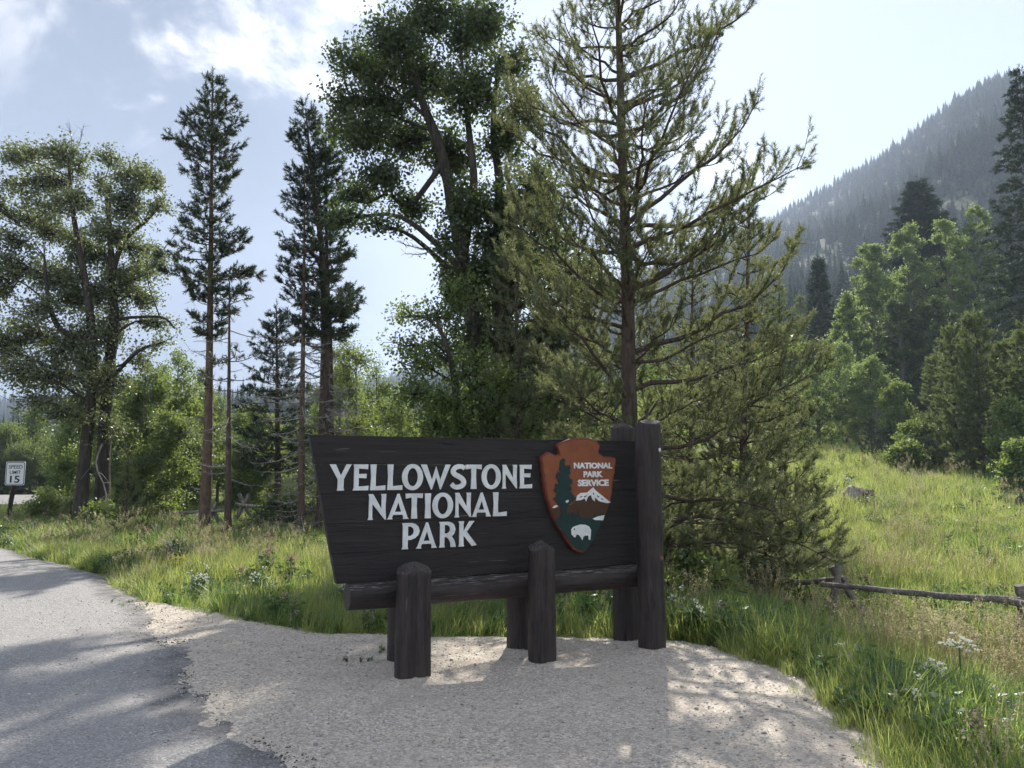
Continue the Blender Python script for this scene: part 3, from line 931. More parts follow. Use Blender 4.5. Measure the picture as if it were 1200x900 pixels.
def curve_to_mesh(cu, name, y, thick, mat):
    ob = bpy.data.objects.new(name, cu)
    me = bpy.data.meshes.new_from_object(ob)
    bpy.data.objects.remove(ob); bpy.data.curves.remove(cu)
    me.transform(Matrix.Translation((0, y + thick / 2, 0)) @ Matrix.Rotation(R(90), 4, 'X'))
    me.materials.clear(); me.materials.append(mat); me.name = name
    return me

def text_mesh(name, s, x0, x1, z0, z1, y, thick, mat, bold=0.0):
    cu = bpy.data.curves.new(name, 'FONT')
    cu.body = s; cu.size = 1.0; cu.extrude = 0.01; cu.offset = bold; cu.resolution_u = 3
    me = curve_to_mesh(cu, name, 0, 0, mat)
    n = len(me.vertices); v = np.empty(n * 3, np.float32); me.vertices.foreach_get('co', v); v = v.reshape(-1, 3)
    lo, hi = v.min(0), v.max(0)
    v[:, 0] = x0 + (v[:, 0] - lo[0]) / (hi[0] - lo[0]) * (x1 - x0)
    v[:, 2] = z0 + (v[:, 2] - lo[2]) / (hi[2] - lo[2]) * (z1 - z0)
    v[:, 1] = y + (v[:, 1] - lo[1]) / (hi[1] - lo[1]) * thick
    me.vertices.foreach_set('co', v.ravel()); me.update()
    return me

def post_mesh(name, r, z0, z1, mat, rng, cut=0.07, slope=0.0, crack=None, peak=True, lean=(0, 0)):
    """A peeled log post: uneven girth, a drying crack, and an axe-cut top."""
    sides, rows = 40, 26
    th = np.linspace(0, 2 * np.pi, sides, endpoint=False)
    zs = np.concatenate([[z0, z0 + 0.02], np.linspace(z0 + 0.1, z1 - cut - 0.02, rows - 4), [z1 - cut, z1 - cut * 0.35]])
    lump = sum(rng.uniform(0.002, 0.006) * np.cos(k * th + rng.uniform(0, 6.28)) for k in (2, 3))
    facets = [R(a) for a in (peak or (215, 320, 80))]
    V = []
    for i, z in enumerate(zs):
        f = (z - z0) / (z1 - z0)
        rr = r * (1.04 - 0.05 * f) + lump + 0.002 * np.cos(3 * th + 7 * f) + 0.0012 * rng.standard_normal(sides)
        if crack:
            for (a, lo, hi) in crack:
                if lo < f < hi:
                    j = int(round((a + 0.1 * math.sin(5 * f)) / (2 * np.pi) * sides)) % sides
                    rr[j] -= 0.016
        zz = np.full(sides, z)
        tilt = np.max([np.clip(np.cos(th - a), 0.1, 1) for a in facets], 0)
        if i == len(zs) - 2: zz = z1 - cut * tilt
        if i == len(zs) - 1:
            rr = rr * 0.45
            zz = z1 - cut * 0.38 * tilt
        V.append(np.stack([rr * np.cos(th) + lean[0] * f, rr * np.sin(th) + lean[1] * f, zz], -1))
    mb = MB(); n = len(zs)
    i = np.arange(n - 1)[:, None] * sides; j = np.arange(sides)[None, :]; k = (j + 1) % sides
    V = np.concatenate(V)
    c = len(V); V = np.vstack([V, [lean[0], lean[1], z1]])
    mb.add(V, np.stack([i + j, i + k, i + sides + k, i + sides + j], -1).reshape(-1, 4))
    e = (n - 1) * sides
    mb.f.append(np.array([[e + a, e + (a + 1) % sides, c] for a in range(sides)]))
    me = mb.mesh(name, mat)
    sm = np.full(len(me.polygons), True); sm[(n - 2) * sides:] = False
    me.polygons.foreach_set('use_smooth', sm)
    return me

LETTERS = {
 'Y': [[(0,1),(.28,1),(.52,.57),(.77,1),(1,1),(.66,.44),(.65,.12),(.68,0),(.35,0),(.38,.12),(.38,.43)]],
 'E': [[(0,0),(.98,0),(1,.18),(.37,.15),(.37,.48),(.85,.46),(.87,.64),(.37,.63),(.37,.84),(.95,.81),(.96,1),(.03,1),(.07,.9),(.07,.1)]],
 'L': [[(0,0),(.99,0),(1,.19),(.37,.15),(.36,.5),(.4,1),(.01,1),(.06,.5)]],
 'W': [[(0,1),(.19,1),(.37,.38),(.507,.93),(.65,.38),(.83,1),(1,1),(.67,0),(.64,0),(.507,.5),(.37,0),(.34,0)]],
 'T': [[(0,1),(1,1),(.98,.8),(.66,.84),(.64,.5),(.68,0),(.32,0),(.36,.5),(.34,.84),(.02,.8)]],
 'N': [[(0,0),(.3,0),(.25,.1),(.25,.62),(.93,0),(1,0),(.97,.5),(1,1),(.71,1),(.75,.92),(.75,.42),(.28,1),(.03,1),(.07,.9),(.06,.1)]],
 'A': [[(0,0),(.26,0),(.235,.07),(.28,.17),(.71,.17),(.745,.07),(.73,0),(1,0),(.94,.07),(.56,1),(.47,1),(.07,.07)], [(.36,.29),(.65,.29),(.51,.66)]],
 'I': [[(0,0),(1,0),(.9,.5),(1,1),(0,1),(.1,.5)]],
 'P': [[(0,0),(.37,0),(.33,.1),(.34,.35),(.5,.35),(.74,.41),(.93,.53),(1,.68),(.93,.84),(.77,.95),(.55,1),(.01,1),(.05,.9),(.05,.1)], [(.34,.5),(.5,.505),(.63,.57),(.67,.68),(.63,.79),(.5,.86),(.34,.865)]],
 'R': [[(0,0),(.34,0),(.31,.1),(.32,.4),(.42,.4),(.56,.32),(.66,.17),(.67,0),(.98,0),(.95,.14),(.88,.28),(.74,.42),(.89,.53),(.96,.7),(.89,.87),(.74,.96),(.55,1),(.02,1),(.06,.9),(.06,.1)], [(.33,.54),(.48,.54),(.6,.61),(.64,.71),(.6,.81),(.48,.87),(.33,.87)]],
 'K': [[(0,0),(.31,0),(.28,.1),(.28,.43),(.73,0),(1,.04),(.46,.58),(.87,1),(.6,1),(.28,.6),(.28,.9),(.31,1),(.01,1),(.05,.9),(.05,.1)]],
}
def o_shape():
    th = np.linspace(0, 2 * np.pi, 28, endpoint=False)
    return [[(.5 + .5 * math.cos(a), .5 + .52 * math.sin(a)) for a in th], [(.505 + .245 * math.cos(a), .5 + .36 * math.sin(a)) for a in th]]
LETTERS['O'] = o_shape()
def s_shape(asp=0.68):
    sp = smooth_path([(.90, .83, 0), (.74, .91, 0), (.5, .92, 0), (.27, .85, 0), (.17, .72, 0), (.28, .6, 0), (.5, .52, 0), (.73, .42, 0), (.84, .28, 0), (.74, .15, 0), (.5, .085, 0), (.26, .1, 0), (.07, .22, 0)], 40)[:, :2]
    sp[:, 0] *= asp
    t = unit(np.gradient(sp, axis=0)); nrm = np.stack([-t[:, 1], t[:, 0]], -1)
    w = 0.088 + 0.018 * np.sin(np.linspace(0, np.pi, 40))
    a, b = sp + nrm * w[:, None], sp - nrm * w[:, None]
    o = np.vstack([a, b[::-1]]); o[:, 0] /= asp
    return [[(x, z) for x, z in o]]
LETTERS['S'] = s_shape()

def park_sign():
    rng = np.random.default_rng(11)
    root = empty('park_sign', SIGN_O, 'dark stained timber park entrance sign with white letters standing on gravel', 'sign', rz=SIGN_A)
    BF = 0.22                                    # board front
    zb, zt = 0.716, 1.862
    zs = np.linspace(zb, zt, 6)
    def ul(z): return -0.545 + (-0.785 + 0.545) * (z - 0.72) / 1.14
    for k in range(5):
        a, b = zs[k] + 0.001, zs[k + 1] - 0.001
        j = rng.uniform(-0.0015, 0.0015)
        pts = [(ul(a), a), (2.33, a), (2.33, b), (ul(b), b)]
        me = cut_mesh('plank', [pts], BF + j, 0.075, M['stain_plank'], 0.0018)
        link('plank', me, root)
    # letters: extents read off the photograph, placed on the board
    rows = [('YELLOWSTONE', [(385.6, 411.3), (413.1, 431.7), (433.4, 451.4), (453.3, 471.3), (470.6, 495.3), (492.7, 527.5), (527.2, 546), (545, 564), (563.7, 586.4), (587.3, 605.3), (607.7, 623)], 1.43, 1.635),
            ('NATIONAL', [(430.5, 452), (453, 478.7), (474.7, 495), (497.2, 504.5), (506, 530.4), (531.9, 551.3), (552, 575), (577, 593.3)], 1.197, 1.4),
            ('PARK', [(470.4, 491.3), (487, 511.7), (513.9, 534), (536.5, 558)], 0.956, 1.164)]
    for word, ext, z0, z1 in rows:
        for ch, (a, b) in zip(word, ext):
            y = 560 if word[0] == 'Y' else 595 if word[0] == 'N' else 628
            u0, u1 = sign_uz(a, y, BF)[0], sign_uz(b, y, BF)[0]
            outl = [[(u0 + x * (u1 - u0), z0 + z * (z1 - z0)) for x, z in o] for o in LETTERS[ch]]
            link('letter', cut_mesh('letter', outl, BF - 0.014, 0.0145 - 0.002, M['white_letter'], 0.0015), root)
    # arrowhead emblem
    EF = BF - 0.055
    def em(pts): return [sign_uz(630 + x / 6.0, 505 + y / 6.0, EF) for x, y in pts]
    def ragged(pts, amp, seed):
        r_ = np.random.default_rng(seed); P = np.array(pts, float); out = []
        for a, b in zip(P, np.roll(P, -1, 0)):
            d = b - a; L_ = np.linalg.norm(d); n_ = max(1, int(L_ / 9)); nv = np.array([-d[1], d[0]]) / (L_ + 1e-9)
            for q in range(n_): out.append(tuple(a + d * q / n_ + nv * (amp * (1 if (len(out) % 2) else -1) * r_.uniform(.3, 1) if q else 0)))
        return out
    arrow = em([(25,180),(75,147),(130,172),(157,160),(150,130),(137,98),(180,75),(235,55),(300,48),(360,50),(415,70),(440,100),(428,135),(430,152),(465,180),(510,180),(550,190),(553,215),(545,250),(546,290),(537,320),(535,345),(527,400),(528,430),(523,455),(512,500),(500,520),(490,560),(470,595),(465,615),(445,650),(432,690),(418,705),(400,745),(385,770),(372,800),(355,825),(322,858),(290,852),(250,835),(240,815),(225,800),(190,745),(180,715),(150,685),(135,650),(110,610),(100,570),(88,545),(82,510),(68,480),(60,440),(52,410),(50,375),(42,340),(44,310),(33,270),(36,240),(30,220)])
    body = link('emblem', cut_mesh('emblem', [arrow], EF, 0.0545, M['rim'], 0.007), root)
    c = np.mean(arrow, 0)
    face = [tuple(c + (np.array(p) - c) * (1 - 0.017 / np.linalg.norm(np.array(p) - c))) for p in arrow]
    def piece(name, pts, lift, mat):
        me = cut_mesh(name, [pts] if not isinstance(pts[0], list) else pts, EF - lift, 0.0035, M[mat])
        return link(name, me, body)
    piece('emblem_face', face, 0.003, 'rust')
    piece('mountain_emblem', em([(97,550),(130,533),(160,540),(205,520),(235,520),(265,488),(330,470),(385,432),(440,475),(505,503),(488,558),(462,610),(440,640),(180,640),(125,630)]), 0.0055, 'brown')
    piece('meadow_emblem', em([(128,622),(160,600),(172,615),(185,560),(200,600),(215,575),(228,600),(240,565),(252,592),(262,580),(270,600),(280,558),(296,604),(330,606),(360,612),(383,616),(392,600),(398,575),(406,598),(440,588),(455,575),(466,602),(445,648),(418,702),(385,766),(352,818),(322,842),(292,838),(258,820),(232,790),(195,738),(158,682),(122,640)]), 0.008, 'green')
    piece('tree_emblem', em(ragged([(178,190),(190,200),(192,215),(186,232),(200,250),(212,242),(226,240),(230,262),(222,280),(230,292),(214,310),(222,335),(240,345),(243,372),(226,380),(236,410),(225,425),(250,450),(262,478),(245,500),(215,515),(200,540),(202,580),(215,625),(155,620),(164,570),(160,535),(140,520),(132,500),(108,482),(112,468),(128,462),(124,448),(140,440),(112,424),(110,410),(128,396),(118,386),(124,372),(144,366),(136,342),(124,326),(130,300),(142,284),(156,296),(150,262),(160,244),(150,236),(160,206)], 3.5, 4)), 0.0105, 'green')
    piece('snow_emblem', em([(265,490),(272,455),(298,436),(345,432),(368,410),(386,396),(405,420),(430,440),(470,472),(508,502),(484,508),(452,500),(425,492),(398,466),(398,496),(380,480),(370,450),(350,462),(336,496),(326,474),(300,486)]), 0.013, 'white_letter')
    piece('lake_emblem', em([(382,616),(420,600),(466,592),(456,628),(400,626)]), 0.0125, 'white_letter')
    piece('snow_patch_emblem', em([(98,541),(112,526),(130,521),(140,528),(118,542)]), 0.0125, 'white_letter')  # white snow patches on the emblem's mountain, left of the peak
    piece('snow_patch_emblem', em([(190,497),(200,486),(213,485),(214,494),(200,507)]), 0.0155, 'white_letter')
    piece('bison_emblem', em([(232,692),(244,676),(268,666),(296,657),(332,659),(358,672),(371,696),(370,722),(366,764),(355,765),(352,735),(330,735),(318,742),(310,768),(300,748),(285,730),(268,728),(262,748),(250,745),(244,735),(234,728)]), 0.012, 'white_letter')
    piece('eye_emblem', em([(250,686),(257,684),(258,697),(251,696)]), 0.0135, 'green')
    for q in ([(288,466),(306,456),(310,460),(296,470)], [(318,462),(338,452),(340,457),(324,468)], [(386,432),(394,444),(390,450),(382,440)], [(414,452),(428,462),(424,468),(410,458)], [(444,472),(458,482),(454,487),(440,478)]):
        piece('rock_emblem', em(q), 0.0145, 'brown')
    for s, x0, x1, y0, y1 in (('NATIONAL', 252, 523, 222, 265), ('PARK', 320, 457, 283, 325), ('SERVICE', 280, 498, 342, 387)):
        (a, zt_), (b, zb_) = em([(x0, y0), (x1, y1)])
        link('lettering', text_mesh('lettering', s, a, b, zb_, zt_, EF - 0.007, 0.004, M['white_letter'], 0.05), body)
    # the log under the board
    mb = MB(); path = np.array([[-0.455 + t * 2.72, 0.25, 0.612 - 0.006 * math.sin(t * 3.0)] for t in np.linspace(0, 1, 34)])
    tube(mb, path, 0.105 + 0.003 * np.sin(np.linspace(0, 14, 34)), 40, True, rng, 0.008)
    link('log_rail', mb.mesh('log_rail', M['stain_log']), root)
    # posts: front row and rear row
    for (x, y, r, h, ck, pk, sl) in ((0, 0, 0.136, 0.885, [(4.45, .1, .99), (5.3, .0, .6)], (205, 320, 80), 0), (1.117, -0.02, 0.113, 1.005, [(4.6, .05, .99)], (200, 340, 90), 0), (2.262, 0.0, 0.117, 2.06, [(4.9, .1, .9), (4.2, .3, .7)], (250, 20, 130), 0),
                                     (0.07, 0.50, 0.108, 0.80, None, None, 0), (1.16, 0.46, 0.11, 0.85, [(4.5, .1, .8)], None, 0), (2.262, 0.415, 0.113, 2.05, None, (100, 200, 320), 0)):
        o = link('post', post_mesh('post', r, -0.25, h, M['stain_post'], rng, 0.085 if h < 2 else 0.055, sl, ck, pk), root)
        o.location = (x, y, 0)
        if h > 2 and y < 0.2:
            for (a, z, s) in ((5.05, 0.8, 0.022), (5.15, 1.77, 0.016)):
                kb = MB()
                th = np.linspace(0, 2 * np.pi, 9, endpoint=False)
                ctr = np.array([0.117 * math.cos(a), 0.117 * math.sin(a), z])
                out = np.array([math.cos(a), math.sin(a), 0]); tan = np.array([-math.sin(a), math.cos(a), 0])
                ring = [ctr + out * 0.005 + (tan * math.cos(t) * s * 0.8 + np.array([0, 0, math.sin(t) * s])) * rng.uniform(0.8, 1.2) for t in th]
                ring2 = [ctr - out * 0.015 + (tan * math.cos(t) * s * 1.15 + np.array([0, 0, math.sin(t) * s * 1.3])) for t in th]
                kb.add(np.vstack([ring2, ring, [ctr + out * 0.008]]), [[i, (i + 1) % 9, 9 + (i + 1) % 9, 9 + i] for i in range(9)])
                kb.f.append(np.array([[9 + i, 9 + (i + 1) % 9, 18] for i in range(9)]))
                link('knot', kb.mesh('knot', M['knot'] if z < 1 else M['white_letter']), o)
park_sign()

# ------------------------------------------------------------------ speed limit sign
def speed_sign():
    Y = 22.0
    b = on_ground(13, Y); s = Y / 900.0
    root = empty('speed_limit_sign', b, 'small white speed limit 15 sign on a dark post by the road', 'sign', rz=R(-6))
    cx = at(19, 554, Y)[0] - b[0]; z0 = at(19, 568.5, Y)[2] - b[2]; z1 = at(19, 541, Y)[2] - b[2]; w = 12.2 * s
    mb = MB()
    p0, p1 = np.array([-0.03, 0.1, -0.3]), np.array([cx - 0.02, 0.082, z1 - 0.05])
    tube(mb, smooth_path([p0, (p0 + p1) / 2, p1], 6), 0.078, 4)
    link('post', mb.mesh('post', M['sign_post'], False), root)
    def rr(x0, x1, a, c, r=0.04):
        out = []
        for (qx, qz, s0) in ((x1 - r, c - r, 0), (x0 + r, c - r, 90), (x0 + r, a + r, 180), (x1 - r, a + r, 270)):
            for t in (0, 30, 60, 90):
                out.append((qx + r * math.cos(R(s0 + t)), qz + r * math.sin(R(s0 + t))))
        return out
    pan = link('sign_panel', cut_mesh('sign_panel', [rr(cx - w, cx + w, z0, z1)], -0.012, 0.012, M['sign_white']), root)
    e = 0.018
    link('border', cut_mesh('border', [rr(cx - w + e, cx + w - e, z0 + e, z1 - e, .035), rr(cx - w + e * 1.9, cx + w - e * 1.9, z0 + e * 1.9, z1 - e * 1.9, .03)], -0.0145, 0.003, M['sign_black']), pan)
    H = z1 - z0
    for t, hw, a, c, bd in (('SPEED', 0.72, .70, .86, .008), ('LIMIT', 0.56, .47, .62, .008), ('15', 0.5, .1, .40, .02)):
        link('lettering', text_mesh('lettering', t, cx - w * hw, cx + w * hw, z0 + H * a, z0 + H * c, -0.0145, 0.003, M['sign_black'], bd), pan)
speed_sign()

# ------------------------------------------------------------------ fences
def wood_bar(mb, a, b, r0, r1, rng, sides=9):
    a, b = np.asarray(a, float), np.asarray(b, float)
    n = 12
    f = np.linspace(0, 1, n)[:, None]
    P = a * (1 - f) + b * f + rng.normal(0, 0.006, (n, 3))
    P[:, 2] -= 0.02 * np.sin(np.linspace(0, np.pi, n)) * np.linalg.norm(b - a)/3
    tube(mb, P, np.linspace(r0, r1, n), sides, True, rng, 0.05)

def meadow_fence():
    rng = np.random.default_rng(5)
    Y1, Y2 = 11.2, 9.3
    b = on_ground(980, Y1); b[2] -= 0.0
    root = empty('rail_fence', b, 'weathered grey buck and rail fence crossing the sunny meadow', 'fence')
    def bar(name, p, q, r0, r1):
        mb = MB(); wood_bar(mb, np.array(p) - b, np.array(q) - b, r0, r1, rng)
        link(name, mb.mesh(name, M['fence_wood_x']), root)
    # buck in the middle of the view
    bar('post', at(974, 724, Y1 - 0.12), at(984, 657, Y1 - 0.02), 0.056, 0.052)
    bar('post', at(1014, 722, Y1 + 0.15), at(974, 664, Y1 + 0.1), 0.052, 0.048)
    # rails
    bar('rail', at(963, 684, Y1 - 0.16), at(1196, 704.5, Y2 - 0.16), 0.038, 0.044)
    bar('rail', at(990, 678.5, Y1 + 0.02), at(878, 685, 13.4), 0.042, 0.038)
    # buck at the frame's edge, and the fence beyond it
    bar('post', at(1196, 764, Y2 + 0.02), at(1197.5, 700, Y2 + 0.0), 0.055, 0.053)
    bar('post', at(1228, 760, Y2 + 0.1), at(1193, 686, Y2 + 0.04), 0.058, 0.056)
    bar('rail', at(1184, 703, Y2 - 0.12), at(1330, 742, 8.0), 0.042, 0.046)
    # low rail half sunk in the grass
    bar('rail', at(1004, 731, Y1 - 0.6), at(1086, 746, Y1 - 1.0), 0.05, 0.045)
    bar('rail', at(1180, 754, Y2 - 0.05), at(1330, 772, 8.1), 0.06, 0.06)
    bar('post', at(868, 705, 13.3), at(882, 668, 13.5), 0.06, 0.055)
    bar('post', at(896, 706, 13.6), at(868, 670, 13.4), 0.06, 0.055)
meadow_fence()

def woods_fence():
    rng = np.random.default_rng(6)
    Y = 21.6
    b = on_ground(280, Y)
    root = empty('rail_fence', b, 'dark broken buck fence in the shade behind the two tall pine trunks', 'fence')
    def bar(name, p, q, r):
        mb = MB(); wood_bar(mb, np.array(p) - b, np.array(q) - b, r, r * 0.9, rng)
        link(name, mb.mesh(name, M['fence_wood']), root)
    for x, y0, y1, w in ((250, 622, 588, 12), (286, 622, 579, 17), (316, 618, 578, 12)):
        bar('post', at(x - w, y0, Y), at(x + w * 0.35, y1, Y + 0.15), 0.06)
        bar('post', at(x + w, y0, Y + 0.3), at(x - w * 0.35, y1, Y + 0.1), 0.06)
    bar('rail', at(307, 594, Y - 0.05), at(345, 593, Y - 0.2), 0.05)
    bar('rail', at(276, 591, Y - 0.1), at(320, 595, Y - 0.1), 0.045)
    bar('rail', at(206, 601, Y), at(262, 598, Y), 0.045)
woods_fence()

# ------------------------------------------------------------------ boulders
def boulder(label, px, py, Y, w, h, mat, seed, group=None):
    rng = np.random.default_rng(seed)
    b = on_ground(px, Y); b[2] = float(terrain(b[0], b[1]))
    u = np.linspace(0, 2 * np.pi, 18, endpoint=False); v = np.linspace(-0.4, 1.5, 9)
    V = []
    for q in v:
        for a in u:
            d = np.array([math.cos(q) * math.cos(a), math.cos(q) * math.sin(a), math.sin(q)])
            k = 1 + 0.25 * math.sin(2.3 * d[0] + seed) * math.cos(3.1 * d[1]) + 0.12 * rng.normal()
            V.append(d * k * [w, w * 0.8, h])
    mb = MB()
    n = len(u)
    F = [[i * n + j, i * n + (j + 1) % n, (i + 1) * n + (j + 1) % n, (i + 1) * n + j] for i in range(len(v) - 1) for j in range(n)]
    mb.add(V, F)
    mb.f.append(np.array([[(len(v) - 1) * n + j, (len(v) - 1) * n + (j + 1) % n, (len(v) - 1) * n + (j + 2) % n] for j in range(n - 2)]))
    o = mb.build('boulder', M[mat]); o.location = b
    tag(o, label, 'rock', group)
boulder('pale boulder lying in the sunny meadow beyond the rail fence', 1001, 587, 25.5, 0.44, 0.48, 'rock', 3)
boulder('small dark boulder touching the pale boulder in the meadow', 1015, 585, 25.2, 0.22, 0.5, 'rock_dark', 4)
boulder('grey boulder half hidden in grass below the young pines', 1190, 604, 23.0, 0.28, 0.4, 'rock_dark', 8)
# ------------------------------------------------------------------ trees
def lb(Y, rng, items, dz=1.1):
    out = []
    for it in items:
        px, py, rx, ry = it[:4]; dn = it[4] if len(it) > 4 else 1.0
        d = rng.uniform(-dz, dz)
        s = Y / 900.0
        out.append((at(px, py, Y + d), (rx * s, (rx + ry) / 2 * s * 1.05, ry * s), dn))
    return out

def pts(Y, *xy):
    return [at(x, y, Y) for x, y in xy]

def grounded(path):
    p = [np.array(q) for q in path]
    p[0] = np.array([p[0][0], p[0][1], float(terrain(p[0][0], p[0][1])) - 0.05])
    return p

# two cottonwoods at the left
rng = np.random.default_rng(101)
Y = 21.0
p = grounded(pts(Y, (94, 612), (99, 540), (106, 470), (108, 400), (100, 330), (86, 250), (80, 185)))
q = [p[3], *pts(Y - .3, (70, 385), (56, 345), (52, 300))]
broadleaf('cottonwood_tree', 'tall cottonwood with a dark trunk beside the speed limit sign', p[0], [(p, 0.19, 0.03), (q, 0.09, 0.025)],
          lb(Y, rng, [(28, 180, 36, 17), (75, 180, 36, 20), (60, 212, 42, 22), (15, 185, 20, 15), (85, 235, 34, 25), (30, 255, 30, 22), (60, 272, 38, 22), (16, 312, 40, 25), (60, 322, 45, 26), (8, 280, 26, 20), (92, 290, 30, 30), (28, 388, 42, 28), (72, 402, 40, 30), (18, 432, 38, 26), (92, 350, 34, 30), (60, 442, 42, 26), (-8, 400, 30, 34), (-20, 330, 35, 40), (-25, 230, 35, 30), (40, 470, 40, 18, .7), (78, 330, 30, 26), (100, 430, 26, 34), (75, 480, 34, 22, .8), (50, 360, 36, 22, .8), (98, 200, 22, 18, .6), (20, 220, 30, 20, .7), (48, 240, 30, 20, .8)]),
          0.072, 34, 19, rng, 'leaf_pale_lit', spread=0.105, fill=1.35, dead=[(pts(Y, (82, 200), (84, 165), (80, 150)), 0.02), (pts(Y, (83, 190), (94, 165), (98, 148)), 0.018)])
p = grounded(pts(Y + 0.6, (119, 614), (122, 520), (128, 430), (134, 375), (131, 320), (128, 260), (122, 215)))
q = [p[4], *pts(Y + .6, (146, 282), (172, 258), (192, 236))]
q2 = [p[3], *pts(Y + .4, (155, 372), (190, 372), (205, 385))]
broadleaf('cottonwood_tree', 'leaning cottonwood with a pale ridged trunk between dark cottonwood and tall pine', p[0], [(p, 0.21, 0.03), (q, 0.08, 0.025), (q2, 0.055, 0.02)],
          lb(Y + .6, rng, [(130, 184, 24, 15), (152, 203, 32, 19), (176, 214, 26, 18), (190, 240, 18, 20, .8), (150, 245, 32, 22), (118, 220, 20, 20, .7), (125, 270, 35, 24), (160, 292, 34, 22), (186, 300, 20, 26, .55), (140, 320, 35, 24), (120, 342, 40, 28), (166, 350, 30, 16), (188, 378, 28, 13), (112, 392, 34, 30), (150, 330, 30, 20), (130, 450, 30, 28, .8), (100, 470, 32, 28, .8), (165, 420, 24, 24, .6), (135, 380, 26, 30), (118, 440, 26, 30), (125, 500, 28, 26, .7), (175, 320, 24, 20, .6), (150, 225, 26, 18, .8), (195, 400, 20, 14, .5), (110, 300, 30, 24)]),
          0.072, 34, 19, rng, 'leaf_pale_lit', spread=0.105, fill=1.35, dead=[(pts(Y, (120, 520), (112, 545), (124, 575), (120, 612)), 0.03), (pts(Y, (185, 300), (205, 275), (212, 260)), 0.015), (pts(Y + .5, (190, 310), (208, 312), (214, 318)), 0.012)])

# tall lodgepole pines at the left
def irregular(tab, rng, scale):
    fs = [a for a, _ in tab]; ls = [b for _, b in tab]
    def L_(f, az):
        return float(np.interp(f, fs, ls)) * scale * 0.9 * (1 + 0.32 * math.sin(az * 2 + f * 23)) 
    return L_
rng = np.random.default_rng(202)
Y = 19.0; s = Y / 900
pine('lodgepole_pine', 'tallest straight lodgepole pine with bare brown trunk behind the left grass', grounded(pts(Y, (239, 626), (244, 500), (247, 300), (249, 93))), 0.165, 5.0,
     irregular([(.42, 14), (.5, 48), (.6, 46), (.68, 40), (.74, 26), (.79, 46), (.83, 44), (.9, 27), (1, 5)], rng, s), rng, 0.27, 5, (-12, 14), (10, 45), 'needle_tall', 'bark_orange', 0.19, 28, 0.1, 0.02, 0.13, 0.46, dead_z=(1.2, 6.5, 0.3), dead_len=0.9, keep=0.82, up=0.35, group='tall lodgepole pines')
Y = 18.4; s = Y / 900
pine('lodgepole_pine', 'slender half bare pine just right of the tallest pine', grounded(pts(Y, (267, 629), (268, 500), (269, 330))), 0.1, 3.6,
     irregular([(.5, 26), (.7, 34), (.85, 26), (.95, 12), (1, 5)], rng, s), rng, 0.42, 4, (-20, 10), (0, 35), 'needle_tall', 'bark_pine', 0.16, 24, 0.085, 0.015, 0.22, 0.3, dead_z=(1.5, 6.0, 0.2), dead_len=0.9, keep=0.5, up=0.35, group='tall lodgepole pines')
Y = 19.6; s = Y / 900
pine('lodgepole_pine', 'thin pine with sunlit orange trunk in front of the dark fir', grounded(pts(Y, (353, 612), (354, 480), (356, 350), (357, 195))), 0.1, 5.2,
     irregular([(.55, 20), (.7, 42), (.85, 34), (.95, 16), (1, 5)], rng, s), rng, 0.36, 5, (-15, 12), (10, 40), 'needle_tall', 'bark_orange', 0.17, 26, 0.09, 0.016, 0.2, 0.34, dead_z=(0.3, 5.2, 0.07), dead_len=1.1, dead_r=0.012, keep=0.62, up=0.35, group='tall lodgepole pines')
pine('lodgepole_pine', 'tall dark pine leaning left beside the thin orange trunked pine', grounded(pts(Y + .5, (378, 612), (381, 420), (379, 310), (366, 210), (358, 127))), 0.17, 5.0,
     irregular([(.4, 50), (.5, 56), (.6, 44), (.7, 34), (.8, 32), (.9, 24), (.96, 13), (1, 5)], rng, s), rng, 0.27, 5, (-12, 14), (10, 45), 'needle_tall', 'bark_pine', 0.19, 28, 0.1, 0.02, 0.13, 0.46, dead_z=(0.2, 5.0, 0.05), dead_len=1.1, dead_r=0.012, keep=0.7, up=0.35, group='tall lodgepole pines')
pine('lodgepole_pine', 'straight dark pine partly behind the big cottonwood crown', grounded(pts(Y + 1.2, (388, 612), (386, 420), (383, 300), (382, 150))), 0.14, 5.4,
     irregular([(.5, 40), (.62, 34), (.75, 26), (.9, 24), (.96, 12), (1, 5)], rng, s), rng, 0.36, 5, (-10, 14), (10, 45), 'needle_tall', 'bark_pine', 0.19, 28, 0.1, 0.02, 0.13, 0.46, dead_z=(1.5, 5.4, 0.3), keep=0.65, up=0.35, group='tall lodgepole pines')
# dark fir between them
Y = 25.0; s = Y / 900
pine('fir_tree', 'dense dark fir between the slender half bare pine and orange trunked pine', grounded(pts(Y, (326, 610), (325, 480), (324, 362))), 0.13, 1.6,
     irregular([(.2, 52), (.4, 50), (.6, 40), (.8, 26), (1, 6)], rng, s), rng, 0.3, 6, (-8, 8), (0, 25), 'needle_spruce', 'bark_pine', 0.2, 26, 0.11, 0.022, 0.22, 0.4, up=0.25, keep=0.9)

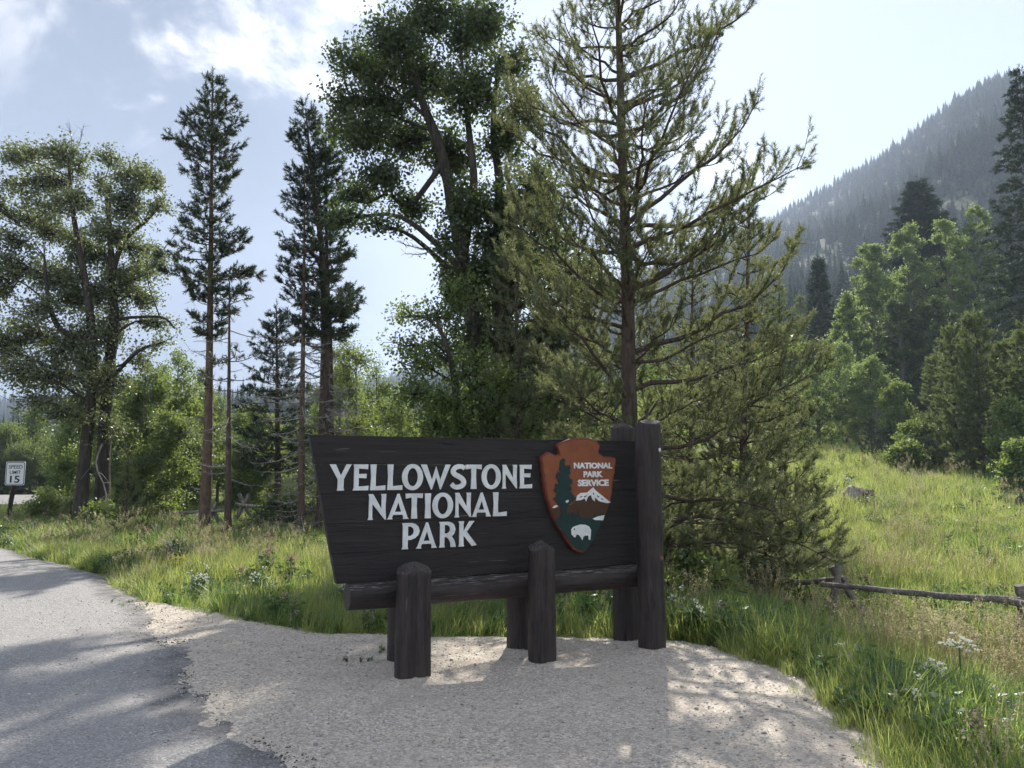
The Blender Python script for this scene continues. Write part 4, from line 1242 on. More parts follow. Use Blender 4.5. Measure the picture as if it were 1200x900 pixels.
# big cottonwood behind the sign
rng = np.random.default_rng(303)
Y = 16.5
t1 = grounded(pts(Y, (580, 640), (572, 500), (558, 400), (541, 300), (520, 190), (492, 110), (480, 60)))
t2 = [t1[1], *pts(Y + .3, (590, 420), (583, 300), (586, 220), (578, 150), (584, 70))]
t3 = [t1[3], *pts(Y - .2, (555, 220), (548, 140), (540, 60))]
t4 = [t1[4], *pts(Y, (480, 240), (455, 228), (430, 238))]
broadleaf('cottonwood_tree', 'huge dark crowned cottonwood rising behind the park sign', t1[0], [(t1, 0.27, 0.03), (t2, 0.2, 0.03), (t3, 0.12, 0.03), (t4, 0.07, 0.02)],
          lb(Y, rng, [(462, 48, 52, 38), (500, 20, 48, 34), (545, 35, 50, 45), (572, 25, 36, 30), (428, 80, 42, 30), (402, 72, 26, 20, .8), (440, 118, 48, 32), (490, 92, 60, 42), (548, 105, 50, 42), (598, 70, 30, 34, .8), (400, 120, 28, 24, .8), (430, 155, 46, 26), (474, 165, 48, 36), (398, 150, 24, 18, .7), (528, 180, 46, 40), (590, 160, 36, 44, .8), (618, 120, 26, 44, .6), (448, 205, 40, 20), (420, 228, 38, 20), (400, 258, 26, 14), (440, 262, 30, 10, .7), (484, 244, 38, 20), (545, 245, 36, 36), (600, 245, 44, 40, .9), (628, 215, 32, 46, .7), (560, 320, 40, 36), (605, 320, 42, 40), (640, 300, 36, 40, .8), (520, 285, 20, 22, .7), (560, 395, 40, 34), (615, 405, 46, 40), (650, 380, 40, 50), (690, 330, 40, 50, .8), (600, 470, 50, 40), (660, 460, 50, 40), (540, 350, 30, 40), (530, 320, 26, 26), (575, 280, 34, 30), (610, 285, 34, 30), (590, 350, 40, 34), (555, 235, 30, 30, .8), (640, 250, 36, 40, .8)], 1.4),
          0.075, 40, 18.5, rng, spread=0.12, fill=1.8, dead=[(pts(Y - .5, (515, 295), (488, 290), (470, 285)), 0.022), (pts(Y - .5, (512, 292), (492, 298), (476, 297)), 0.018)])
rng = np.random.default_rng(304)
Y = 14.5
t1 = grounded(pts(Y, (548, 640), (540, 520), (530, 430), (510, 370)))
broadleaf('cottonwood_tree', 'low leafy cottonwood reaching left just above the sign board', t1[0], [(t1, 0.13, 0.02)],
          lb(Y, rng, [(540, 340, 36, 28), (505, 372, 44, 24), (470, 368, 22, 18, .8), (470, 405, 28, 20), (488, 425, 34, 28), (520, 410, 38, 30), (482, 462, 36, 28), (520, 470, 44, 32), (550, 440, 36, 36), (575, 480, 40, 34), (500, 500, 44, 24), (545, 510, 40, 28), (620, 500, 44, 34), (590, 440, 40, 30)], 0.7),
          0.065, 30, 15, rng, 'leaf_aspen', spread=0.11, fill=1.6)
# aspens glowing behind the board, left of it
rng = np.random.default_rng(305)
for (px, py, Y, w, lab) in ((415, 400, 22.0, 60, 'pale aspen between the leaning pine and the sign board'), (396, 392, 24.5, 50, 'pale aspen just right of the straight dark pine trunk'), (440, 425, 26.0, 50, 'low pale aspen near the top left corner of the board'), (470, 455, 24.0, 55, 'low pale aspen showing above the middle of the board'), (560, 330, 21.0, 60, 'tall pale aspen filling the gap under the huge cottonwood crown'), (690, 380, 23.0, 60, 'pale aspen just left of the large pine trunk'), (775, 400, 24.0, 55, 'pale aspen just right of the large pine trunk')):
    b = on_ground(px, Y); s = Y / 900; h = at(px, py, Y)[2] - b[2]
    broadleaf('aspen_tree', lab, b, [(np.array([b, b + [0.05, 0, h * .5], b + [0, 0, h * .95]]), 0.07, 0.01)], auto_lobes(b, h, w * s * 1.5, rng, 22, 0.12), 0.06, 22, 15, rng, 'leaf_aspen', 'bark_aspen')

# the big lodgepole pine behind the right end of the sign
rng = np.random.default_rng(404)
Y = 10.3
def Lbig(f, az):
    s = np.interp(f, [0, .12, .25, .4, .55, .68, .8, .9, 1], [1.6, 2.1, 2.35, 2.5, 2.35, 2.05, 1.45, .8, .15])
    return s * (1 + 0.16 * math.sin(3 * az + 11 * f)) * (0.92 + 0.12 * math.cos(az))
tr = grounded(pts(Y, (737, 690), (738, 560), (737, 450), (735, 330), (730, 200), (726, 60), (722, -60), (720, -170)))
pine('lodgepole_pine', 'large spreading lodgepole pine right behind the sign with upswept cone laden branches', tr, 0.14, 0.55, Lbig, rng, 0.37, 5, (0, 28), (24, 62), 'needle_pine', 'bark_pine', 0.14, 40, 0.06, 0.0078, 0.105, 0.44, cones=0.02, up=0.72, dens=0.52, bare0=0.18, sub=0.42, wild=0.27, lmin=0.45, keep=0.95, low_el=2.0, sides=16,
     extra=[(3.4, R(-8), 12, 48, 2.75), (2.9, R(10), 0, 35, 2.7), (1.15, R(-22), 8, -14, 2.6), (0.85, R(-5), 2, -12, 2.2), (4.3, R(5), 18, 58, 2.6), (5.2, R(-12), 22, 60, 2.4), (5.9, R(176), 24, 60, 2.3), (6.8, R(12), 25, 62, 2.1), (1.6, R(-40), 0, -10, 2.4)], dead_z=(0.8, 3.0, 0.25), dead_len=1.2, dead_mat='bark_pine')
# second pine, right of it
rng = np.random.default_rng(405)
Y = 13.6
def Lsec(f, az):
    return np.interp(f, [0, .15, .4, .6, .8, 1], [1.5, 1.75, 1.6, 1.15, .6, .12]) * (1 + 0.15 * math.sin(3 * az + 9 * f))
pine('lodgepole_pine', 'smaller lodgepole pine growing to the ground right of the large pine', grounded(pts(Y, (868, 660), (872, 480), (876, 340), (878, 235))), 0.085, 0.2, Lsec, rng, 0.33, 5, (-5, 15), (15, 45), 'needle_pine', 'bark_pine', 0.14, 34, 0.062, 0.0095, 0.12, 0.44, cones=0.015, up=0.6, sub=0.25, bare0=0.18, wild=0.22, lmin=0.5, keep=0.92)
rng = np.random.default_rng(406)
Y = 17.0
pine('lodgepole_pine', 'younger pine filling the gap between the large pine and its smaller neighbour', grounded(pts(Y, (808, 650), (810, 480), (812, 300))), 0.08, 0.2, lambda f, az: np.interp(f, [0, .3, .7, 1], [1.7, 1.6, .9, .1]), rng, 0.36, 5, (-5, 15), (15, 45), 'needle_pine', 'bark_pine', 0.12, 26, 0.065, 0.012, 0.13, 0.4, up=0.4)
rng = np.random.default_rng(409)
Y = 14.0
pine('lodgepole_pine', 'bushy sunlit pine in front of the huge cottonwood trunks', grounded(pts(Y, (606, 650), (606, 480), (604, 268))), 0.08, 0.3, lambda f, az: np.interp(f, [0, .3, .7, 1], [1.5, 1.4, .85, .1]), rng, 0.34, 5, (-5, 18), (15, 50), 'needle_pine', 'bark_pine', 0.13, 28, 0.062, 0.0105, 0.13, 0.42, up=0.5, wild=0.22, lmin=0.45)
rng = np.random.default_rng(410)
Y = 19.5
pine('lodgepole_pine', 'slim pine behind the right side of the smaller pine', grounded(pts(Y, (915, 650), (915, 480), (913, 345))), 0.08, 0.2, lambda f, az: np.interp(f, [0, .3, .7, 1], [1.35, 1.2, .7, .1]), rng, 0.36, 5, (-5, 15), (15, 45), 'needle_young', 'bark_pine', 0.13, 26, 0.068, 0.013, 0.15, 0.42, up=0.45)
rng = np.random.default_rng(407)
Y = 19.0
pine('lodgepole_pine', 'younger pine hidden behind the leafy crowns left of the large pine trunk', grounded(pts(Y, (660, 650), (662, 480), (664, 260))), 0.1, 0.3, lambda f, az: np.interp(f, [0, .3, .7, 1], [1.9, 1.8, 1.1, .1]), rng, 0.4, 5, (-5, 15), (15, 45), 'needle_pine', 'bark_pine', 0.12, 26, 0.068, 0.013, 0.14, 0.4, up=0.4)
# understory bushes behind the sign's right end
rng = np.random.default_rng(408)
for (px, Y, h, w, mat, lab) in ((800, 9.6, 0.85, 1.1, 'leaf_aspen', 'bright green leafy bush beside the tallest sign post'), (838, 10.6, 0.7, 1.2, 'leaf_aspen', 'low leafy bush under the pine right of the sign'), (905, 12.6, 0.8, 1.5, 'leaf_cottonwood', 'dark low bush under the smaller pine near the fence end'),
                                (690, 10.6, 0.7, 1.3, 'leaf_cottonwood', 'low dark bush showing under the log between the sign posts'), (605, 12.0, 0.9, 1.6, 'leaf_cottonwood', 'shaded bush behind the middle sign post'), (745, 13.5, 1.7, 1.9, 'leaf_cottonwood', 'tall shaded bush behind the right end of the board')):
    b = on_ground(px, Y)
    broadleaf('leafy_bush', lab, b, [(np.array([b, b + [0.03, 0, h * .4], b + [0, 0.02, h * .8]]), 0.02, 0.006)], auto_lobes(b, h, w, rng, 11, 0.15, 'bush'), 0.055, 20, 26, rng, mat, 'bark_pine', cat='bush', spread=0.09)

# ------------------------------------------------------------------ left thicket: aspens (one of each kind is built, the rest are copies)
rng = np.random.default_rng(501)
def aspen_proto(h, w, n, low, seed, lab, at_):
    r = np.random.default_rng(seed)
    b = np.array(at_, float)
    path = [b, b + [r.normal(0, .08), 0, h * .4], b + [r.normal(0, .12), 0, h * .95]]
    return broadleaf('aspen_tree', lab, b, [(np.array(path), 0.075, 0.01)], auto_lobes(b, h, w, r, n, low), 0.085, 20, 12, r, 'leaf_aspen', 'bark_aspen', group='young aspens in the thicket behind the tall trunks')
protos = [aspen_proto(5.2, 2.2, 26, 0.18, 51, 'bright young aspen in the thicket right of the leaning cottonwood', on_ground(170, 26)), aspen_proto(6.0, 1.9, 28, 0.22, 52, 'tall slim bright aspen in the thicket left of the tallest pine', on_ground(205, 28)), aspen_proto(4.2, 2.4, 24, 0.1, 53, 'bright low aspen behind the right side of the dark buck fence', on_ground(300, 31))]
spots = [(148, 29, 0, 1.0, 'young aspen just right of the leaning cottonwood trunk'), (188, 31, 1, .9, 'thin young aspen standing further back left of the tallest pine'),
         (222, 30, 2, 1.15, 'bushy young aspen directly behind the tallest pine trunk'), (232, 34, 1, .95, 'far young aspen at the left edge of the tallest pine trunk'),
         (258, 33, 0, .95, 'young aspen between the tallest pine and the slender half bare pine'), (285, 36, 2, 1.0, 'far bushy aspen just right of the slender half bare pine'),
         (318, 34, 0, .72, 'short aspen behind the dark fir'), (340, 38, 2, .9, 'far aspen left of the orange trunked pine'),
         (200, 25, 2, .9, 'nearest bushy aspen of the thicket left of the tallest pine'), (120, 33, 1, .9, 'tall thin aspen behind the leaning cottonwood'),
         (92, 30, 0, .85, 'young aspen behind the dark trunk beside the speed limit sign'), (40, 52, 2, 1.3, 'far aspen across the highway right of the speed limit sign'),
         (88, 28, 2, .95, 'bushy aspen partly hidden by the dark cottonwood trunk'), (370, 30, 0, .8, 'aspen behind the dead twigs of the leaning pine'),
         (400, 34, 2, 1.0, 'bushy aspen seen over the left end of the board'), (430, 30, 2, .8, 'lower aspen behind the left third of the board'),
         (455, 36, 1, .75, 'slim far aspen above the first letters of the board'), (14, 50, 2, 1.2, 'far aspen across the highway behind the speed limit sign'),
         (140, 24.5, 2, .8, 'low aspen behind the dark pine sapling'), (500, 32, 1, .8, 'slim aspen behind the low leafy cottonwood'), (545, 30, 0, .9, 'aspen behind the huge cottonwood trunk')]
for k, (px, Y, v, sc, lab) in enumerate(spots):
    c = copy_tree(protos[v]); b = on_ground(px, Y)
    c['label'] = lab
    c.location = tuple(b); c.rotation_euler = (0, 0, rng.uniform(0, 6.28)); c.scale = (sc * rng.uniform(.9, 1.1),) * 2 + (sc * rng.uniform(.9, 1.1),)
# bright willow mass in the sunny gap and the bushes by the speed sign
rng = np.random.default_rng(502)
for (px, Y, h, w, mat, lab, cat_) in ((302, 33, 2.9, 3.6, 'leaf_willow', 'sunlit yellow green willow glowing behind the dark buck fence', 'bush'), (92, 25.5, 2.4, 2.0, 'leaf_aspen', 'leafy bush growing behind the right side of the speed limit sign', 'bush'),
                                (2, 49, 4.6, 5.0, 'leaf_aspen', 'large leafy bush across the highway behind the speed limit sign', 'bush'), (60, 23.5, 0.9, 1.5, 'leaf_willow', 'low pale bush in the grass between speed limit sign and dark cottonwood', 'bush'), (128, 20.0, 0.7, 1.1, 'leaf_willow', 'small grey green bush at the foot of the leaning cottonwood', 'bush'),
                                (330, 20.5, 0.85, 1.3, 'leaf_cottonwood', 'dark low bush at the foot of the orange trunked pine', 'bush'), (352, 23.5, 0.8, 1.6, 'leaf_cottonwood', 'shaded low bush right of the dark buck fence', 'bush')):
    b = on_ground(px, Y)
    broadleaf('leafy_bush', lab, b, [(np.array([b, b + [0.03, 0, h * .4], b + [0, 0.02, h * .8]]), 0.03, 0.008)], auto_lobes(b, h, w, rng, 16, 0.1, 'bush'), 0.07, 20, 15, rng, mat, 'bark_aspen', cat=cat_, spread=0.11)
# conifer sapling in the left shade
rng = np.random.default_rng(503)
for (px, Y, h, lab) in ((152, 18.5, 1.9, 'feathery dark pine sapling in the grass right of the leaning cottonwood'), (88, 21.5, 1.0, 'little pale pine sapling between the speed limit sign and dark cottonwood')):
    b = on_ground(px, Y)
    pine('pine_sapling', lab, [b, b + [0.02, 0, h * .5], b + [0, 0, h]], 0.03, 0.12, lambda f, az, h=h: h * 0.34 * (1.05 - f), rng, 0.2, 5, (5, 25), (30, 55), 'needle_young', 'bark_pine', 0.13, 20, 0.06, 0.009, 0.13, 0.4, cat='sapling', sides=6)

# ------------------------------------------------------------------ right hillside
rng = np.random.default_rng(601)
def tree_h(px, py, Y):
    b = on_ground(px, Y)
    return b, at(px, py, Y)[2] - b[2]
def spruce(px, py, Y, wpx, lab, mat='needle_spruce', per=7, step=0.55, n=14, sh=0.34, nl=0.2, nw=0.045, keep=0.95, droop=0.12, name='spruce_tree'):
    b, h = tree_h(px, py, Y); s = Y / 900
    return pine(name, lab, [b, b + [0, 0, h * .5], b + [0, 0, h]], 0.009 * h + 0.02, h * 0.06, lambda f, az: wpx * s * (1.02 - f) ** 0.85 * (1 + .12 * math.sin(5 * az + 31 * f)), rng, step, per, (-14, 6), (-5, 22), mat, 'bark_pine', sh, n, nl, nw, 0.42, 0.32, up=0.12, keep=keep, droop=droop, sides=8)
spruce(967, 304, 75, 33, 'slim dark spruce standing alone left of the pale leafy trees', per=8, step=0.5, sh=0.4, nl=0.24, nw=0.06)
spruce(1092, 212, 82, 108, 'broad dark spruce top rising behind the pale leafy trees', per=9, step=0.55, sh=0.5, nl=0.3, nw=0.075, n=16)
spruce(1226, 84, 47, 92, 'tall dark spruce cut by the photo edge above the young pines', per=8, step=0.5, sh=0.32, n=18, keep=0.85, droop=0.2)
spruce(944, 345, 88, 16, 'pale far spruce left of the slim dark spruce', 'needle_young')
spruce(1012, 330, 95, 20, 'far spruce half hidden behind the leafy trees', 'needle_young')
spruce(1150, 262, 84, 30, 'far pointed spruce right of the broad dark spruce top')
for (px, py, Y, w, lab) in ((1120, 388, 36, 34, 'young pine with dark base left in the trio on the slope'), (1150, 366, 34, 40, 'tallest young pine in the trio on the slope'), (1183, 400, 35, 34, 'young pine right in the trio on the slope'), (1100, 415, 39, 24, 'slender young pine behind the yellow green shrub'), (1210, 380, 33, 40, 'young pine at the photo edge below the tall dark spruce')):
    b, h = tree_h(px, py, Y); s = Y / 900
    pine('young_pine', lab, [b, b + [0, 0, h * .5], b + [0, 0, h]], 0.09, 0.3, lambda f, az, w=w, s=s: w * s * (1.04 - f) ** 0.7 * (1 + .15 * math.sin(4 * az + 19 * f)), rng, 0.42, 6, (0, 20), (20, 50), 'needle_young', 'bark_pine', 0.24, 24, 0.14, 0.034, 0.24, 0.36, up=0.35, sides=8)
for (px, Y, h, lab) in ((1020, 42, 2.2, 'dark little pine sapling at the top of the meadow'), (1038, 44, 1.7, 'small pine sapling beside the dark sapling at the meadow top'), (1086, 37, 1.6, 'little pine sapling in front of the yellow green shrub')):
    b = on_ground(px, Y)
    pine('pine_sapling', lab, [b, b + [0.02, 0, h * .5], b + [0, 0, h]], 0.05, 0.15, lambda f, az, h=h: h * 0.42 * (1.05 - f), rng, 0.3, 5, (5, 25), (30, 55), 'needle_spruce', 'bark_pine', 0.2, 16, 0.1, 0.022, 0.2, 0.4, cat='sapling', sides=6)
def hill_tree(px, py, Y, w, lab, mat='leaf_hill', low=0.08, n=24, leaf=0.19, dens=3.4, shape='egg', name='leafy_tree', cat='tree', pybase=None):
    b, h = tree_h(px, py, Y); s = Y / 900
    return broadleaf(name, lab, b, [(np.array([b, b + [0.1, 0, h * .45], b + [0, 0, h * .9]]), 0.02 * h + .03, 0.02)], auto_lobes(b, h, w * s * 2, rng, int(n * 3.2), low, shape, 1.0, 0.52), leaf * 0.95, 34, dens * 0.95, rng, mat, 'bark_aspen', cat=cat, spread=0.15, fill=1.25)
hill_tree(1030, 285, 70, 46, 'broad rounded leafy tree right of the slim dark spruce', n=34)
hill_tree(1075, 262, 74, 44, 'tall leafy tree in front of the broad dark spruce top', n=34)
hill_tree(1122, 255, 68, 40, 'leafy tree between the broad dark spruce top and the photo edge spruce', n=30)
hill_tree(1160, 240, 72, 36, 'pale leafy tree just left of the tall dark spruce', n=28)
hill_tree(1000, 345, 62, 30, 'lower leafy tree left of the broad rounded leafy tree', n=22)
hill_tree(1060, 350, 60, 36, 'leafy tree on the slope above the yellow green shrub', 'leaf_cottonwood', n=26)
hill_tree(1105, 350, 58, 36, 'dark leafy tree on the slope behind the young pines', 'leaf_cottonwood', n=26)
for (px, py, Y, w, mat, lab) in ((958, 425, 52, 34, 'leaf_hill', 'pale sunlit shrub at the left top of the meadow'), (985, 400, 55, 36, 'leaf_hill', 'tall pale shrub below the slim dark spruce'), (1022, 418, 50, 40, 'leaf_hill', 'rounded shrub in the middle of the meadow top'), (1052, 448, 46, 30, 'leaf_aspen', 'low rounded shrub left of the young pines'),
                                 (1076, 496, 40, 36, 'leaf_willow', 'yellow green shrub leaning left below the young pines'), (1060, 520, 37, 26, 'leaf_willow', 'lowest yellow green shrub at the edge of the meadow'), (1185, 470, 31, 26, 'leaf_willow', 'yellow green shrub tucked right of the tallest young pine'), (1196, 520, 27, 30, 'leaf_aspen', 'grey green shrub at the photo edge above the meadow'), (905, 420, 50, 36, 'leaf_aspen', 'pale shrub behind the smaller pine'), (930, 460, 46, 24, 'leaf_cottonwood', 'dark shrub behind the right side of the smaller pine')):
    hill_tree(px, py, Y, w, lab, mat, 0.06, 18, 0.12, 7.0, 'bush', 'leafy_shrub', 'shrub')

# ------------------------------------------------------------------ forests that read as one mass
def low_conifer(seed, slim, layers=15):
    r = np.random.default_rng(seed); mb = MB()
    for k in range(layers):
        f = k / (layers - 1); z = 0.08 + 0.9 * f; rad = slim * (1.03 - f) ** 0.9
        m = 9 if f < 0.8 else 5
        a = r.uniform(0, 6.28) + np.arange(m) * 6.283 / m + r.normal(0, .25, m)
        L_ = rad * r.uniform(0.5, 1.2, m)
        dz = r.normal(0, 0.012, m) - 0.035
        c = np.stack([0 * a, 0 * a, z + 0.06 + 0 * a], -1)
        w = 0.42
        p1 = np.stack([L_ * np.cos(a - w), L_ * np.sin(a - w), z + dz * 0.6], -1) * [.72, .72, 1]
        p2 = np.stack([L_ * np.cos(a), L_ * np.sin(a), z + dz], -1)
        p3 = np.stack([L_ * np.cos(a + w), L_ * np.sin(a + w), z + dz * 0.6], -1) * [.72, .72, 1]
        V = np.stack([c, p1, p2, p3], 1).reshape(-1, 3)
        mb.add(V, np.arange(4 * m).reshape(-1, 4))
    tm = MB(); tube(tm, [[0, 0, -.1], [0, 0, .5], [0, 0, 1]], [0.014, 0.01, 0.003], 5, False)
    return source('far conifer', [(mb, M['needle_forest']), (tm, M['bark_pine'])])
def low_round(seed):
    r = np.random.default_rng(seed); mb = MB()
    P = unit(r.standard_normal((260, 3))) * (r.uniform(0.2, 1, (260, 1)) ** .4) * [.3, .3, .38] + [0, 0, .6]
    P += .06 * np.sin(P[:, [1, 2, 0]] * 19)
    add_leaves(mb, P, 0.13, r)
    tm = MB(); tube(tm, [[0, 0, -.1], [0, 0, .4], [0, 0, .8]], [0.02, 0.015, 0.005], 5, False)
    return source('far leafy tree', [(mb, M['leaf_aspen']), (tm, M['bark_aspen'])])
far_src = [low_conifer(1, .2), low_conifer(2, .27), low_conifer(3, .16, 18), low_conifer(4, .23)]
rng = np.random.default_rng(701)
n = 34000
t = rng.uniform(-1.0, 1.3, n); s_ = np.concatenate([rng.uniform(0.03, 1.04, n - 3500), rng.uniform(0.93, 1.06, 3500)])
X, Y_, Z = mountain_point(t, s_)
clear = fbm(X * 0.011, Y_ * 0.011, 95, 4) + 0.25 * (fbm(X * 0.05, Y_ * 0.05, 97, 3) - 0.5)
ok = ((clear < 0.74) | (rng.uniform(size=n) < 0.22)) & (rng.uniform(size=n) < np.clip((95 + s_ * 700) / 420, 0.25, 1))
X, Y_, Z = X[ok], Y_[ok], Z[ok]; m = len(X)
h = rng.uniform(6, 13, m) * rng.choice([1, 1, .8, .5, .65, 1.25], m)
scatter('mountain_forest', np.stack([X, Y_, Z - .3], -1), np.stack([0 * X, 0 * X, rng.uniform(0, 6.28, m)], -1), np.stack([h * rng.uniform(.8, 1.15, m)] * 2 + [h], -1), far_src, rng.integers(0, 4, m))
# far woods on the flat, behind the thicket, and on the foot of the slope
n = 2600
X = rng.uniform(-150, 120, n); Y_ = rng.uniform(46, 140, n)
tt_ = X / Y_
ok = (X < Y_ * 0.22) & ~((X < -18) & (Y_ < 52)) | ((X > Y_ * 0.22) & (Y_ > 78))
X, Y_ = X[ok], Y_[ok]; Z = terrain(X, Y_); m = len(X)
kind_ = np.where(rng.uniform(size=m) < .45, 4 + rng.integers(0, 2, m), rng.integers(0, 4, m))
h = np.where(kind_ > 3, rng.uniform(5, 9, m), rng.uniform(6, 13, m)) * np.where(X < 0, .5, 1) * np.where((tt_[ok] > -.3) & (tt_[ok] < 0), .8, 1)
scatter('far_woods', np.stack([X, Y_, Z - .2], -1), np.stack([0 * X, 0 * X, rng.uniform(0, 6.28, m)], -1), np.stack([h * rng.uniform(.85, 1.2, m)] * 2 + [h], -1), far_src + [low_round(5), low_round(6)], kind_)

# ------------------------------------------------------------------ grass, flowers and pebbles
def blades(mb, r, n, h, rad, w, lean, seg=3):
    a = r.uniform(0, 6.283, n); q = rad * np.sqrt(r.uniform(0, 1, n))
    root = np.stack([q * np.cos(a), q * np.sin(a), np.full(n, -0.03)], -1)
    az = a + r.normal(0, 0.9, n); ln = h * r.uniform(0.55, 1.15, n); le = lean * r.uniform(0.2, 1.2, n)
    out = np.stack([np.cos(az), np.sin(az), 0 * az], -1); sd = np.stack([-np.sin(az), np.cos(az), 0 * az], -1)
    V = []
    for k in range(seg + 1):
        f = k / seg
        c = root + out * (le * f ** 2 * ln)[:, None] + np.array([0, 0, 1.0]) * (ln * (f - 0.35 * le * f ** 2))[:, None]
        ww = w * (1 - f) ** 0.6 * 0.5 + 0.0004
        V += [c - sd * ww, c + sd * ww]
    V = np.stack(V, 1)
    k = 2 * (seg + 1)
    F = np.concatenate([np.arange(n)[:, None] * k + np.array([[2 * s, 2 * s + 1, 2 * s + 3, 2 * s + 2]]) for s in range(seg)])
    mb.add(V.reshape(-1, 3), F)

def seedheads(mb, hm, r, n, h, rad):
    for _ in range(n):
        a = r.uniform(0, 6.283); b = np.array([math.cos(a), math.sin(a), 0]) * rad * r.uniform(0, 1)
        L_ = h * r.uniform(.75, 1.15); az = r.uniform(0, 6.28)
        top = b + np.array([math.cos(az) * .2 * L_, math.sin(az) * .2 * L_, L_])
        mid = b * .5 + top * .5 + [0, 0, .06 * L_]
        tube(mb, [b, mid, top], [.0016, .0013, .001], 3, False)
        m = 16
        f = r.uniform(0, 1, m)[:, None]
        P = top + (top - mid) * (f * .35 - .22) + r.normal(0, .011, (m, 3)) * (1.2 - f)
        add_leaves(hm, P, .02, r, .8, .35)
def g_tuft(seed, n, h, rad, w, lean, mat):
    r = np.random.default_rng(seed); mb = MB(); blades(mb, r, n, h, rad, w, lean)
    return source('grass tuft', [(mb, M[mat])])
def g_seed(seed, h, mat='grass_dry'):
    r = np.random.default_rng(seed); mb, hm = MB(), MB(); blades(mb, r, 14, h * .55, .09, .006, .5); sm = MB(); seedheads(sm, hm, r, 9, h, .1)
    return source('seeding grass', [(mb, M['grass']), (sm, M['grass_dry']), (hm, M[mat])])
def g_forb(seed, h, mat='forb', flower=None):
    r = np.random.default_rng(seed); mb, sm = MB(), MB(); lf = MB()
    for _ in range(7):
        a = r.uniform(0, 6.28); top = np.array([math.cos(a), math.sin(a), 0]) * .12 * r.uniform(.2, 1) + [0, 0, h * r.uniform(.6, 1.1)]
        tube(sm, [[0, 0, -.02], top * .5 + [0, 0, .03], top], [.003, .0025, .0015], 3, False)
        f = r.uniform(.2, 1, (9, 1))
        add_leaves(mb, top * f + r.normal(0, .025, (9, 3)), .065, r, 1.2, .55)
        if flower: add_leaves(lf, top + r.normal(0, .014, (10, 3)), .022, r, 1.0)
    L_ = [(mb, M[mat]), (sm, M['stem'])]
    if flower: L_.append((lf, M[flower]))
    return source('forb', L_)
GS = [g_tuft(1, 34, .30, .09, .0075, .6, 'grass'), g_tuft(2, 30, .38, .10, .008, .5, 'grass'), g_tuft(3, 36, .24, .10, .007, .8, 'grass_dark'), g_tuft(4, 32, .42, .09, .009, .45, 'grass_dark'),
      g_tuft(5, 26, .28, .11, .006, .7, 'grass_dry'), g_seed(6, .6), g_seed(7, .5), g_forb(8, .3), g_forb(9, .22), g_forb(10, .4, 'forb', 'petal_pink'), g_forb(11, .35, 'forb', 'petal')]
def grass(name, n, xr, yr, w, size, seed, keep=None):
    r = np.random.default_rng(seed)
    X = r.uniform(*xr, n); Y_ = r.uniform(*yr, n)
    d = np.maximum(asphalt_d(X, Y_), gravel_d(X, Y_))
    thin = sstep(0.03, -0.3, d) if False else np.clip((-d + 0.0) / 0.3, 0, 1)
    ok = (d < r.uniform(-.1, .09, n)) & (r.uniform(size=n) < 0.3 + 0.7 * thin)
    if keep is not None: ok &= keep(X, Y_, r)
    X, Y_, d = X[ok], Y_[ok], d[ok]; m = len(X)
    pat = fbm(X * .55, Y_ * .55, seed, 3); pat2 = fbm(X * .8 + 50, Y_ * .8, seed + 3, 3)
    W = np.tile(np.asarray(w, float), (m, 1))
    W[:, 0:2] *= (0.5 + 1.2 * sstep(.4, .6, pat))[:, None]; W[:, 2:4] *= (1.7 - 1.4 * sstep(.4, .6, pat))[:, None]
    W[:, 4:7] *= (1.7 * sstep(.48, .68, pat2))[:, None]; W[:, 7:] *= (2.4 * sstep(.55, .35, pat2))[:, None]
    c = np.cumsum(W, 1); c /= c[:, -1:]
    pick = (r.uniform(size=(m, 1)) > c).sum(1)
    sc = size * r.uniform(.65, 1.25, m) * np.clip(.45 + (-d) * 1.1, .45, 1.0)
    return scatter(name, np.stack([X, Y_, terrain(X, Y_)], -1), np.stack([r.normal(0, .12, m), r.normal(0, .12, m), r.uniform(0, 6.28, m)], -1), np.stack([sc * r.uniform(.9, 1.3, m), sc * r.uniform(.9, 1.3, m), sc], -1), GS, np.clip(pick, 0, len(GS) - 1))
#            g   g   dk  dk  dry seed seed forb forb pink white
MEADOW = [11, 8, 1.6, 1.6, 1.0, 1.6, 1.5, .4, .4, .12, .06]
VERGE = [6, 6, 4, 6, .6, 1.6, 1.2, .9, .9, .06, .05]
LEFT = [6, 4, 6, 3, .8, .8, .8, 1.2, 1.2, .35, .12]
grass('verge_grass', 7600, (1.6, 7.0), (2.4, 9.0), VERGE, 1.0, 801)
grass('meadow_grass', 15000, (1.2, 17), (8.6, 23), MEADOW, 1.05, 802, lambda x, y, r: x < y * .75 + 1)
grass('hillside_grass', 15000, (4, 46), (22, 62), MEADOW, 1.5, 803, lambda x, y, r: (x > y * .2) & (x < y * .72 + 1) & (r.uniform(size=len(x)) < np.clip(1.5 - y / 60, .3, 1)))
grass('roadside_grass', 17000, (-16, 2), (7.2, 22), LEFT, .95, 804, lambda x, y, r: (x > -y * .72 - 1))
grass('woodland_grass', 9000, (-26, 5), (20, 44), LEFT, .85, 805, lambda x, y, r: (x > -y * .72 - 1) & ~((x < -20) & (y > 31.5)))

